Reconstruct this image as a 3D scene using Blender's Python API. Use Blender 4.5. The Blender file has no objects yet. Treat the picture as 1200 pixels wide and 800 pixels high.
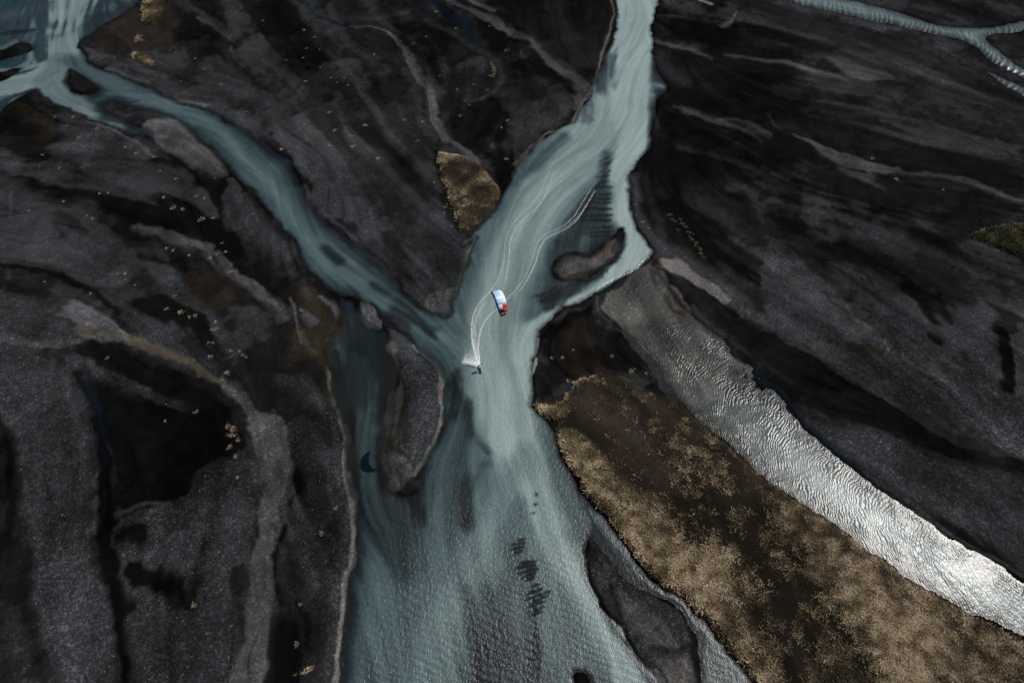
import bpy, math, random
import numpy as np

# ------------------------------------------------------------------ camera, sky, sun, exposure
scene = bpy.context.scene
R = math.radians
CAM_H, PITCH, FPX = 100.0, R(55), 811.0          # camera height (m), tilt below horizon, focal length in px of a 1200 px wide frame
cam_data = bpy.data.cameras.new('camera'); cam = bpy.data.objects.new('camera', cam_data)
scene.collection.objects.link(cam); scene.camera = cam
cam.location = (0, 0, CAM_H); cam.rotation_euler = (R(90) - PITCH, 0, 0)
cam_data.sensor_width = 36; cam_data.lens = 36 * FPX / 1200
cam_data.clip_start = 1; cam_data.clip_end = 20000

SUN_AZ = R(27); SUN_EL = R(50.3)
world = bpy.data.worlds.new('World'); scene.world = world; world.use_nodes = True
wn = world.node_tree.nodes; wl = world.node_tree.links
bg = wn['Background']; bg.inputs['Strength'].default_value = 0.05
sky = wn.new('ShaderNodeTexSky'); sky.sky_type = 'NISHITA'; sky.sun_disc = False
sky.sun_elevation = SUN_EL; sky.sun_rotation = R(90) - SUN_AZ
wl.new(sky.outputs[0], bg.inputs['Color'])
sun_data = bpy.data.lights.new('sun', 'SUN'); sun = bpy.data.objects.new('sun', sun_data)
scene.collection.objects.link(sun)
sun_data.energy = 4.0; sun_data.angle = R(0.5); sun_data.color = (1.0, 0.965, 0.92)
sun.rotation_euler = (0, R(90) - SUN_EL, SUN_AZ)
scene.view_settings.view_transform = 'Standard'; scene.view_settings.look = 'None'
scene.view_settings.exposure = 0.0; scene.view_settings.gamma = 1.0
scene.view_settings.use_curve_mapping = False

SUN = np.array([math.cos(SUN_EL)*math.cos(SUN_AZ), math.cos(SUN_EL)*math.sin(SUN_AZ), math.sin(SUN_EL)])
rng = np.random.default_rng(7); random.seed(7)
CP, SP = math.cos(PITCH), math.sin(PITCH)

# ------------------------------------------------------------------ helpers
def g(px, py, z=0.0):
    """survey point of the plan: photo position -> place on the plain at height z"""
    a, b = (px - 600) / FPX, (400 - py) / FPX
    dy, dz = CP + b * SP, -SP + b * CP
    t = (z - CAM_H) / dz
    return (a * t, dy * t)
def G(pts, z=0.0): return np.array([g(p[0], p[1], z) for p in pts])
def mpp(py):                                       # metres per photo pixel on the ground at that row
    x, y = g(600, py); return (y * CP + CAM_H * SP) / FPX

TAB = rng.random((6, 256, 256)).astype(np.float32)
def vnoise(x, y, s=0):
    t = TAB[s % 6]; ox, oy = (s * 37.7) % 211, (s * 91.3) % 197
    x = x + ox; y = y + oy
    xi = np.floor(x); yi = np.floor(y); fx = (x - xi).astype(np.float32); fy = (y - yi).astype(np.float32)
    fx = fx*fx*(3-2*fx); fy = fy*fy*(3-2*fy)
    x0 = xi.astype(np.int64) & 255; y0 = yi.astype(np.int64) & 255; x1 = (x0+1) & 255; y1 = (y0+1) & 255
    return (t[y0,x0]*(1-fx) + t[y0,x1]*fx)*(1-fy) + (t[y1,x0]*(1-fx) + t[y1,x1]*fx)*fy
def fbm(x, y, s=0, o=4, gain=.5):
    r = 0; a = 1; n = 0
    for k in range(o):
        r = r + a*vnoise(x*2**k, y*2**k, s+k); n += a; a *= gain
    return r/n
def sst(a, b, x):
    t = np.clip((x-a)/(b-a), 0, 1); return t*t*(3-2*t)
def chaikin(p, closed, n=1):
    p = np.asarray(p, float)
    for _ in range(n):
        q = np.roll(p, -1, 0) if closed else p[1:]
        a = p if closed else p[:-1]
        r = np.empty((2*len(a), p.shape[1])); r[0::2] = .75*a + .25*q; r[1::2] = .25*a + .75*q
        if not closed: r = np.vstack([p[:1], r, p[-1:]])
        p = r
    return p
def near_idx(X, Y, P, m):
    return np.nonzero((X > P[:,0].min()-m) & (X < P[:,0].max()+m) & (Y > P[:,1].min()-m) & (Y < P[:,1].max()+m))[0]
def sdf_poly(X, Y, P):                             # negative inside
    d = np.full(X.shape, 1e9, np.float32); ins = np.zeros(X.shape, bool)
    Q = np.roll(P, -1, 0)
    for a, b in zip(P, Q):
        ex, ey = b-a; l = ex*ex+ey*ey + 1e-9
        wx = X-np.float32(a[0]); wy = Y-np.float32(a[1])
        t = np.clip((wx*np.float32(ex)+wy*np.float32(ey))/np.float32(l), 0, 1)
        dx = wx-np.float32(ex)*t; dy = wy-np.float32(ey)*t
        np.minimum(d, dx*dx+dy*dy, out=d)
        c = ((a[1] <= Y) & (b[1] > Y)) | ((b[1] <= Y) & (a[1] > Y))
        if abs(ey) > 1e-9: ins ^= c & (X < a[0] + (Y-a[1])*(ex/ey))
    d = np.sqrt(d); return np.where(ins, -d, d)
def dist_line(X, Y, P, W=None):                    # distance minus half width, plus arc length and side
    d = np.full(X.shape, 1e9, np.float32); S = np.zeros(X.shape, np.float32); T = np.zeros(X.shape, np.float32); WW = np.zeros(X.shape, np.float32)
    s0 = 0
    for i in range(len(P)-1):
        a, b = P[i], P[i+1]; e = b-a; l = math.hypot(*e)
        if l < 1e-6: continue
        wx = X-a[0]; wy = Y-a[1]
        t = np.clip((wx*e[0]+wy*e[1])/(l*l), 0, 1)
        q = np.hypot(wx-e[0]*t, wy-e[1]*t)
        m = q < d
        d = np.where(m, q, d); S = np.where(m, s0+l*t, S)
        T = np.where(m, (e[0]*wy-e[1]*wx)/l, T)
        if W is not None: WW = np.where(m, W[i]+(W[i+1]-W[i])*t, WW)
        s0 += l
    return d, S, T, WW

C = scene.collection
def new_mesh(name, verts, faces, mat=None, smooth=True):
    me = bpy.data.meshes.new(name)
    verts = np.asarray(verts, np.float32); 
    if isinstance(faces, np.ndarray):
        n, k = faces.shape
        me.vertices.add(len(verts)); me.vertices.foreach_set('co', verts.ravel())
        me.loops.add(n*k); me.loops.foreach_set('vertex_index', faces.astype(np.int32).ravel())
        me.polygons.add(n); me.polygons.foreach_set('loop_start', np.arange(0, n*k, k, dtype=np.int32))
        me.update(calc_edges=True)
    else:
        me.from_pydata(verts.tolist(), [], [tuple(f) for f in faces]); me.update()
    me.polygons.foreach_set('use_smooth', np.full(len(me.polygons), smooth, bool))
    if mat: me.materials.append(mat)
    return me
def add_obj(name, me, parent=None, loc=None):
    o = bpy.data.objects.new(name, me); C.objects.link(o)
    if parent: o.parent = parent
    if loc is not None: o.location = loc
    return o
def tag(o, label=None, cat=None, group=None, kind=None):
    if label: o['label'] = label
    if cat: o['category'] = cat
    if group: o['group'] = group
    if kind: o['kind'] = kind
    return o
def attr(me, name, a, typ='FLOAT'):
    at = me.attributes.new(name, typ, 'POINT')
    if typ == 'FLOAT': at.data.foreach_set('value', np.ascontiguousarray(a, np.float32))
    else:
        c = np.ones((len(a), 4), np.float32); c[:, :3] = a; at.data.foreach_set('color', c.ravel())

class NT:
    """tiny node-graph builder"""
    def __init__(s, name):
        s.m = bpy.data.materials.new(name); s.m.use_nodes = True; s.t = s.m.node_tree; s.t.nodes.clear()
        s.out = s.n('ShaderNodeOutputMaterial')
    def n(s, typ, **kw):
        nd = s.t.nodes.new(typ)
        for k, v in kw.items():
            if k.startswith('_'): nd.inputs[k[1:]].default_value = v
            else: setattr(nd, k, v)
        return nd
    def l(s, a, b): s.t.links.new(a, b)
    def math(s, op, a, b=None, clamp=False):
        nd = s.n('ShaderNodeMath', operation=op); nd.use_clamp = clamp
        for i, v in enumerate((a, b)):
            if v is None: continue
            if isinstance(v, (int, float)): nd.inputs[i].default_value = v
            else: s.l(v, nd.inputs[i])
        return nd.outputs[0]
    def attr(s, name): return s.n('ShaderNodeAttribute', attribute_name=name)
    def mix(s, f, a, b, blend='MIX'):
        nd = s.n('ShaderNodeMix', data_type='RGBA', blend_type=blend)
        for sock, v in ((nd.inputs[0], f), (nd.inputs[6], a), (nd.inputs[7], b)):
            if hasattr(v, 'is_linked') or hasattr(v, 'links'): s.l(v, sock)
            elif isinstance(v, (int, float)): sock.default_value = v
            else: sock.default_value = (*v, 1)
        return nd.outputs[2]
    def noise(s, vec, scale, detail=4, rough=.55, dist=0):
        nd = s.n('ShaderNodeTexNoise', _Scale=scale, _Detail=detail, _Roughness=rough, _Distortion=dist)
        s.l(vec, nd.inputs['Vector']); return nd.outputs['Fac']
    def voro(s, vec, scale):
        nd = s.n('ShaderNodeTexVoronoi', _Scale=scale); s.l(vec, nd.inputs['Vector']); return nd
    def mapr(s, v, a, b, c, d):
        nd = s.n('ShaderNodeMapRange'); s.l(v, nd.inputs[0])
        for i, x in enumerate((a, b, c, d)): nd.inputs[i+1].default_value = x
        return nd.outputs[0]
    def pos(s): return s.n('ShaderNodeNewGeometry').outputs['Position']
    def mapping(s, vec, rot=(0,0,0), scale=(1,1,1)):
        nd = s.n('ShaderNodeMapping'); nd.inputs['Rotation'].default_value = rot; nd.inputs['Scale'].default_value = scale
        s.l(vec, nd.inputs['Vector']); return nd.outputs[0]
    def bump(s, h, strength, dist, normal=None):
        nd = s.n('ShaderNodeBump', _Strength=strength, _Distance=dist); s.l(h, nd.inputs['Height'])
        if normal is not None: s.l(normal, nd.inputs['Normal'])
        return nd.outputs[0]
def simple_mat(name, col, rough=.6, var=.15, scale=6.0, metal=0):
    t = NT(name); b = t.n('ShaderNodeBsdfPrincipled', _Roughness=rough, _Metallic=metal)
    co = t.n('ShaderNodeTexCoord').outputs['Object']
    f = t.noise(co, scale, 4)
    c = t.mix(f, tuple(v*(1-var) for v in col), tuple(min(1, v*(1+var)) for v in col))
    t.l(c, b.inputs['Base Color']); t.l(t.bump(f, .2, .01), b.inputs['Normal']); t.l(b.outputs[0], t.out.inputs[0])
    return t.m

# ------------------------------------------------------------------ the sheet: dense where the drone hovers, stretched to the horizon
NXD, NYD = 1090, 720
ang = np.linspace(R(88.5), R(24.0), NYD)
Yd = CAM_H/np.tan(ang)
half = (Yd*CP + CAM_H*SP) * 0.74 * 1.16
ext = np.cumsum(1.32**np.arange(1, 19)) * 0.02
ext = ext/ext[-1]*24
U = np.concatenate([-(1+ext[::-1]), np.linspace(-1, 1, NXD), 1+ext])
Yfar = Yd[-1] + np.cumsum(1.35**np.arange(1, 19)) * 2.0
Ynear = Yd[0] - np.cumsum(1.35**np.arange(1, 17)) * 1.5
Yall = np.concatenate([Ynear[::-1], Yd, Yfar]); hall = np.concatenate([np.full(16, half[0]), half, half[-1] + (Yfar-Yd[-1])*.45])
NX, NY = len(U), len(Yall); C0, R0 = 18, 16
GX = (hall[:,None]*U[None,:]).astype(np.float64); GY = np.repeat(Yall[:,None], NX, 1)
XF, YF = GX.ravel(), GY.ravel()
core = (XF > -260) & (XF < 260) & (YF > -40) & (YF < 330)
ci = np.nonzero(core)[0]
X, Y = XF[ci].astype(np.float32), YF[ci].astype(np.float32)

# wandering coordinates: natural edges instead of ruled ones
w1 = (fbm(X/5, Y/5, 1, 4)-.5); w2 = (fbm(X/5+40, Y/5+9, 2, 4)-.5)
v1 = (fbm(X/11, Y/11, 3, 5, .6)-.5); v2 = (fbm(X/11+17, Y/11+31, 4, 5, .6)-.5)
r1 = fbm(X/1.1, Y/1.1, 2, 3)-.5; r2 = fbm(X/1.1+7, Y/1.1+3, 4, 3)-.5
XS, YS = X + 2.2*w1 + .7*r1, Y + 2.2*w2 + .7*r2                    # shores
XP, YP = X + 5.0*v1 + 1.5*w2, Y + 5.0*v2 + 1.5*w1  # sand patches

# ------------------------------------------------------------------ flow lines -> streak noise that follows the current
FLOW = [
 [(748,-120),(745,0),(740,60),(725,120),(690,180),(640,240),(600,310),(580,400),(585,500),(600,600),(620,700),(640,860)],
 [(750,100),(738,180),(740,240),(755,285),(730,320),(680,350),(620,400)],
 [(70,-120),(62,0),(72,70),(150,105),(250,150),(310,210),(360,290),(430,340),(520,395),(570,450)],
 [(60,90),(20,100),(-60,115)], [(75,110),(120,140),(180,165),(240,200)],
 [(700,320),(750,365),(800,420),(900,510),(1000,590),(1100,650),(1260,740)],
 [(780,20),(950,70),(1080,120),(1260,180)], [(780,130),(900,160),(1000,190),(1260,260)], [(760,220),(850,290),(1000,380),(1260,560)],
 [(780,320),(900,420),(1050,520),(1260,620)], [(880,-20),(1000,8),(1060,22),(1130,45),(1260,120)],
 [(-60,130),(60,160),(150,200),(250,265),(330,345),(380,450),(402,600),(395,880)],
 [(-60,210),(100,250),(200,320),(270,420),(325,500),(322,600),(285,880)],
 [(-60,310),(60,320),(110,350),(170,405),(260,450)], [(-60,380),(80,410),(110,500),(130,650),(140,880)], [(-60,450),(10,560),(30,700),(30,880)],
 [(250,-100),(320,0),(390,100),(420,200),(470,290),(515,370)], [(380,-60),(405,30),(480,70),(508,150),(560,190)], [(470,-60),(560,40),(590,110),(560,160)],
 [(560,-60),(600,40),(660,90),(690,105)], [(180,-60),(220,40),(290,90),(345,150)],
 [(415,350),(430,450),(432,560),(430,680),(440,880)], [(545,460),(520,560),(480,680),(460,880)], [(640,500),(680,600),(740,680),(800,740),(900,860)], [(640,600),(690,700),(760,800),(800,880)],
 [(650,420),(700,480),(780,540),(900,650),(1000,780),(1060,880)], [(1000,-80),(1100,0),(1260,20)], [(860,-60),(900,-20)],
]
RX0, RY0, RS = -210.0, -30.0, 0.30
RW, RH = int(420/RS), int(300/RS)
cs = 10
cx = RX0 + np.arange(0, RW+cs, cs)*RS; cy = RY0 + np.arange(0, RH+cs, cs)*RS
CX, CY = np.meshgrid(cx, cy); fx = np.zeros_like(CX); fy = np.zeros_like(CX)
for line in FLOW:
    P = chaikin(G(line), False, 1)
    for a, b in zip(P[:-1], P[1:]):
        e = b-a; l = math.hypot(*e)
        t = np.clip(((CX-a[0])*e[0]+(CY-a[1])*e[1])/(l*l), 0, 1)
        d2 = (CX-a[0]-e[0]*t)**2 + (CY-a[1]-e[1]*t)**2
        w = l/(d2+4)**1.6; fx += w*e[0]/l; fy += w*e[1]/l
fl = np.hypot(fx, fy)+1e-9; fx /= fl; fy /= fl
rX, rY = np.meshgrid(RX0+np.arange(RW)*RS, RY0+np.arange(RH)*RS)
def bil(F, u, v):
    h, w = F.shape
    u = np.clip(u, 0, w-1.001); v = np.clip(v, 0, h-1.001)
    i = u.astype(np.int32); j = v.astype(np.int32); a = (u-i).astype(np.float32); b = (v-j).astype(np.float32)
    return (F[j,i]*(1-a)+F[j,i+1]*a)*(1-b) + (F[j+1,i]*(1-a)+F[j+1,i+1]*a)*b
ui, vi = np.meshgrid(np.arange(RW)/cs, np.arange(RH)/cs)
fxr = bil(fx.astype(np.float32), ui, vi); fyr = bil(fy.astype(np.float32), ui, vi)
# swirls: turn the flow a little by slow noise
tw = (fbm(rX/22, rY/22, 5, 3)-.5)*1.5
fxr, fyr = fxr*np.cos(tw)-fyr*np.sin(tw), fxr*np.sin(tw)+fyr*np.cos(tw)
def lic(src, steps, h, down=1):
    s = src[::down, ::down].astype(np.float32); a = fxr[::down, ::down]; b = fyr[::down, ::down]
    H, W = s.shape; I, J = np.meshgrid(np.arange(W, dtype=np.float32), np.arange(H, dtype=np.float32))
    acc = s.copy(); n = 1
    for sg in (1, -1):
        u, v = I.copy(), J.copy()
        for k in range(steps):
            vx = bil(a, u, v); vy = bil(b, u, v)
            u = u + sg*h*vx; v = v + sg*h*vy
            acc += bil(s, u, v); n += 1
    acc /= n
    acc = (acc-acc.mean())/acc.std()
    return acc
lic_f = lic(rng.random((RH, RW)), 16, 1.1, 1)
lic_m = lic(vnoise(rX/1.0, rY/1.0, 2), 22, 1.5, 2)
lic_c = lic(fbm(rX/4.2, rY/4.2, 3, 2), 20, 1.9, 3)
def samp(F, x, y, down=1): return bil(F, (x-RX0)/RS/down, (y-RY0)/RS/down)
LF = samp(lic_f, X, Y); LM = samp(lic_m, X, Y, 2); LC = samp(lic_c, X, Y, 3)

# ------------------------------------------------------------------ water plan
WATER = {
'river': [
 # main stream, from the top of the picture to the bottom, then back up its left bank
 [(774,-130),(775,-60),(774,0),(770,15),(765,30),(764,55),(765,75),(772,89),(784,97),(786,107),(775,112),(767,122),(766,140),(765,155),(764,167),(760,177),(750,185),(743,200),
  (737,220),(740,240),(745,257),(752,275),(760,287),(767,293),(762,302),(752,313),(740,324),(725,331),(707,340),(695,345),(675,355),(655,365),(640,377),(632,386),(630,397),(630,407),(627,422),(626,440),(627,462),
  (622,471),(630,482),(640,495),(647,507),(657,530),(670,555),(685,580),(697,597),(715,617),(732,637),(747,657),(762,677),(780,692),(800,707),(820,725),(840,745),(862,775),(884,800),(910,835),(940,890),
  (640,930),(396,890),(397,800),(396,762),(399,732),(402,707),(405,682),(410,660),(412,637),(414,615),(414,585),(407,562),(406,540),(406,520),(400,495),(391,472),(386,445),(380,425),(384,405),(398,385),(402,362),(400,350),
  (410,352),(417,352),(422,372),(436,384),(452,386),(459,400),(464,422),(465,445),(461,475),(461,500),(455,525),(455,540),(460,565),(463,580),(478,588),(490,578),(491,567),(493,550),(502,535),(512,515),(517,495),(518,477),(521,457),(516,442),(505,427),(490,417),(481,403),
  (465,387),(455,375),(437,360),(417,347),(400,350),(392,344),(375,330),(357,307),(342,282),(327,265),(315,247),(300,232),(297,222),(280,212),(267,198),(245,175),(230,160),(212,145),(190,135),(162,127),(140,122),(128,120),(120,130),(140,142),(175,150),(184,160),(160,160),(140,152),
  (120,146),(100,137),(75,126),(55,117),(44,108),(41,105),(25,112),(12,122),(0,133),(-60,150),(-130,175),(-150,60),(-100,-130),(60,-140),(190,-130),(180,-40),(165,-3),(162,2),(145,15),(127,27),(112,37),(100,47),(91,54),(95,62),(105,72),(117,80),(135,87),(155,96),(175,105),(200,116),(225,125),(250,132),(275,147),(300,160),
  (315,172),(325,180),(337,187),(346,202),(352,220),(360,231),(370,245),(382,260),(396,270),(410,281),(430,295),(447,307),(462,317),(472,336),(485,351),(497,361),(510,370),(520,374),(529,369),(532,355),(536,335),(541,312),(550,292),(558,278),
  (552,280),(543,291),(539,291),(541,283),(546,278),(555,269),(567,259),(578,248),(587,236),(590,225),(596,218),(602,204),(605,192),(617,179),(627,167),(640,159),(655,152),(670,145),(677,135),(687,117),(694,100),(699,87),(707,65),(714,54),(719,50),(719,37),(721,15),(720,0),(718,-60),(716,-130)]],
'river_channel': [
 [(702,342),(728,332),(750,316),(764,304),(772,318),(774,325),(786,345),(806,366),(830,384),(850,402),(870,420),(890,440),(908,458),(925,478),(945,502),(972,528),(1005,555),(1035,574),(1070,597),(1095,616),(1125,639),(1155,654),(1182,669),(1200,680),(1260,712),(1340,760),
  (1340,830),(1260,772),(1200,745),(1165,731),(1135,720),(1115,707),(1085,687),(1060,675),(1040,657),(1015,642),(982,620),(955,600),(925,580),(900,560),(875,540),(852,522),(835,507),(812,482),(800,465),(785,447),(767,422),(752,405),(735,390),(717,375),(707,360)]],
'stream': [
 [(860,-40),(930,-14),(992,0),(1025,7),(1060,16),(1085,25),(1112,32),(1150,34),(1175,30),(1200,26),(1260,14),(1330,0),(1330,14),(1260,27),(1200,36),(1175,39),(1153,43),(1157,52),(1175,62),(1200,80),(1260,118),(1330,165),(1330,195),(1260,133),(1200,92),(1170,77),(1152,65),(1140,54),(1125,47),(1100,42),(1060,32),(1020,24),(980,17),(937,5),(890,-8),(840,-30)],
 [(1152,82),(1165,86),(1200,104),(1260,142),(1330,190),(1330,205),(1260,155),(1200,113),(1175,100)]],
}
ISLANDS = [  # dry ground standing in the water
 [(729,266),(731,284),(724,300),(710,314),(694,325),(675,331),(653,329),(645,318),(649,304),(667,296),(686,298),(703,289),(716,276)],
 [(689,624),(700,637),(717,655),(732,672),(750,687),(770,700),(790,712),(807,727),(818,745),(816,768),(822,800),(832,850),(800,855),(784,802),(772,790),(760,780),(740,755),(725,735),(707,715),(695,692),(685,668),(686,640)],
 [(-60,78),(0,62),(25,49),(36,50),(43,58),(20,66),(0,73),(-60,90)], [(-60,100),(0,86),(20,80),(26,82),(12,88),(0,96),(-60,110)], [(78,83),(84,82),(100,93),(117,105),(112,110),(90,112),(82,105)],
 [(670,800),(680,785),(688,793),(695,830),(665,830)],
]
dW = {}
big = np.float32(60)
for k, polys in WATER.items():
    d = np.full(X.shape, big, np.float32)
    for P in polys:
        P = chaikin(G(P), True, 1); idx = near_idx(X, Y, P, 16)
        d[idx] = np.minimum(d[idx], sdf_poly(XS[idx], YS[idx], P))
    dW[k] = d
for P in ISLANDS:
    P = chaikin(G(P), True, 1); idx = near_idx(X, Y, P, 16)
    dW['river'][idx] = np.maximum(dW['river'][idx], -sdf_poly(XS[idx], YS[idx], P))
for P in ([(850,402),(872,422),(892,442),(905,458),(893,455),(868,432),(852,412)], [(776,332),(792,352),(806,372),(796,366),(782,348)]):
    P = chaikin(G(P), True, 1); idx = near_idx(X, Y, P, 16)
    dW['river_channel'][idx] = np.maximum(dW['river_channel'][idx], -sdf_poly(X[idx]+4*w1[idx]+2*r1[idx], Y[idx]+4*w2[idx]+2*r2[idx], P))
D = np.minimum.reduce([dW[k] for k in WATER])      # >0 land, <0 water

# ------------------------------------------------------------------ grass islands plan (with real banks)
GRASS = {
 'A': [(513,178),(525,182),(546,185),(559,195),(574,209),(588,224),(585,236),(576,247),(565,258),(553,268),(544,276),(538,270),(532,254),(525,230),(518,211),(513,194)],
 'B': [(623,472),(640,474),(655,478),(665,462),(675,446),(705,441),(735,446),(762,462),(797,467),(812,485),(835,510),(852,525),(875,543),(900,562),(925,583),(955,603),(982,623),(1015,645),(1040,660),(1060,678),(1085,690),(1115,711),(1135,724),(1165,735),(1200,750),(1270,785),(1340,860),(1200,900),(960,890),(905,825),(882,795),(862,770),(840,741),(820,721),(800,703),(780,688),(762,673),(747,653),(732,633),(715,612),(698,592),(686,575),(671,550),(658,525),(648,503),(641,492),(631,480)],
 'C': [(1132,278),(1162,268),(1192,264),(1260,270),(1320,300),(1290,350),(1240,330),(1202,312),(1187,300),(1162,291),(1145,285)],
 'D': [(164,-30),(192,-30),(194,10),(182,30),(175,31),(165,27)], 'E': [(157,52),(164,39),(171,54)], 'F': [(155,62),(172,64),(185,79),(176,78),(160,73)],
}
HB = {'A': .75, 'B': .6, 'C': .5, 'D': .5, 'E': .3, 'F': .4}
dG = {}
for k, P in GRASS.items():
    P = chaikin(G(P), True, 1); d = np.full(X.shape, big, np.float32); idx = near_idx(X, Y, P, 16)
    d[idx] = sdf_poly(X[idx]+1.5*w1[idx], Y[idx]+1.5*w2[idx], P); dG[k] = d

# ------------------------------------------------------------------ heights
n_lo = fbm(X/30, Y/30, 2, 3)-.5; n_mid = fbm(X/6, Y/6, 1, 4)-.5
land = np.clip(D, 0, 40)
Z = np.where(D > 0, .02 + .15*sst(0, .5, land) + .25*sst(0, 25, land), -.7*sst(0, 9, -D) - .02)
Z = Z + np.where(D > 0, sst(.5, 8, land)*(n_lo*.9 + n_mid*.35 + 0.02*LC + .006*LM), sst(0, 3, -D)*(n_mid*.15))
Z = np.where(D > 0, np.maximum(Z, .015), Z)
for k, d in dG.items():
    h = HB[k]
    up = sst(.25, -1.0, d)
    Z = Z + up*(h + .5*h*(fbm(X/7, Y/7, 3, 4)-.5)*sst(0, -8, d)) * sst(.0, .6, D+.4)
GA = np.minimum.reduce([dG[k] for k in dG])

# ------------------------------------------------------------------ sand, gravel and silt
PAL = {'K': (.0048,.0044,.0047), 'D': (.0115,.0112,.0121), 'G': (.0345,.0355,.0385), 'L': (.078,.079,.083), 'S': (.150,.142,.133), 'W': (.33,.32,.31),
       'B': (.021,.0165,.0135), 'O': (.062,.053,.037), 'N': (.006,.0105,.0155), 'P': (.036,.032,.029), 'Q': (.026,.021,.014), 'R':(.095,.083,.071), 'T': (.066,.052,.032), 'A': (.082,.081,.079), 'H': (.125,.108,.096)}
SPK = {'K': .15, 'D': .45, 'G': 1.0, 'L': .9, 'S': .45, 'W': .2, 'B': .25, 'O': .15, 'N': .05, 'P': .35, 'Q': .3, 'R': .6, 'T': .4, 'A': .5, 'H': 1.0}
col = np.empty((len(X), 3), np.float32)
fine = fbm(X/1.3, Y/1.3, 0, 4)-.5
drift = .42*LC + .14*LM + 4.6*(fbm(X/24+3*v1, Y/24+3*v2, 5, 3)-.5) + .4*fine - .15
base = (.35*sst(-1.4, .6, drift) + .35*sst(.1, .7, drift) + .30*sst(.8, 1.5, drift))[:,None]
col[:] = np.array(PAL['K'])*(1-base) + np.array(PAL['G'])*.95*base
spk = (.2 + .6*base[:,0]).astype(np.float32)
brk = .6*LM + .7*LC + 1.6*(fbm(X/2.6, Y/2.6, 0, 4)-.5) + .5*fine + .2*LF    # break-up of edges by streaks
tone = 1.5*(fbm(X/13+2.5*v1, Y/13+2.5*v2, 1, 3)-.5) + .7*(fbm(X/5, Y/5, 5, 3)-.5)     # slow drift between darker and lighter sediment
nfeat = [0]
def paint(kind, c, pts, w=None, soft=5, op=1.0, rag=.8, patchy=False):
    """a patch ('p') or band ('s') of one sediment; soft and w in photo px"""
    global col, spk
    pm = np.mean([p[1] for p in pts]); m = mpp(pm)
    P = chaikin(G(pts), kind == 'p', 1); s = soft*m*(2.0 if c in 'KDGBQN' else 1.35)
    wmax = 0
    if kind == 's':
        ws = w if isinstance(w, (list, tuple)) else [w]*len(pts)
        W = np.array([[a*mpp(p[1])/2] for a, p in zip(ws, pts)]); W = chaikin(W, False, 1)[:,0]; wmax = W.max()
    idx = near_idx(X, Y, P, s*4+wmax+5)
    if len(idx) == 0: return
    nfeat[0] += 1; an = nfeat[0]*2.39996; ctr = P.mean(0); ext_ = np.abs((P-ctr) @ np.array([math.cos(an), math.sin(an)])).max()+1e-3
    if kind == 'p':
        d = sdf_poly(XP[idx], YP[idx], P); side = np.clip(((X[idx]-ctr[0])*math.cos(an)+(Y[idx]-ctr[1])*math.sin(an))/ext_, -1, 1)
    else:
        k = min(1., .35+wmax/2.0)
        d, _, tt_, ww = dist_line(X[idx]+(XP[idx]-X[idx])*k, Y[idx]+(YP[idx]-Y[idx])*k, P, W); d = d-ww; side = np.clip(tt_/(ww+s+.1), -1, 1)*(1 if nfeat[0] % 2 else -1)
    if c in 'KDGBQNLP': s = s*(.35+.75*(1+side)**1.5)      # one flank crisp, the other feathered out
    d = d + rag*s*.5*brk[idx]*(.6 if kind == 's' else 1)
    a = (np.minimum(op, 1)*sst(s*.45, -s*.45, d)*np.clip(1-.25*sst(.3, 1.6, -.25*LM[idx]-.4*LC[idx]+6*v1[idx]), 0, 1))[:,None]
    if patchy: a = a*np.clip(.1+1.9*sst(.35, .65, fbm(X[idx]/3.5, Y[idx]/3.5, 4, 4)), 0, 1)[:,None]
    v = (1+.08*LM[idx]+.13*LC[idx]+.15*fine[idx]+tone[idx])[:,None]
    col[idx] = col[idx]*(1-a) + np.array(PAL[c], np.float32)*np.clip(v, .4, 1.8)*a
    spk[idx] = spk[idx]*(1-a[:,0]) + SPK[c]*a[:,0]
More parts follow.
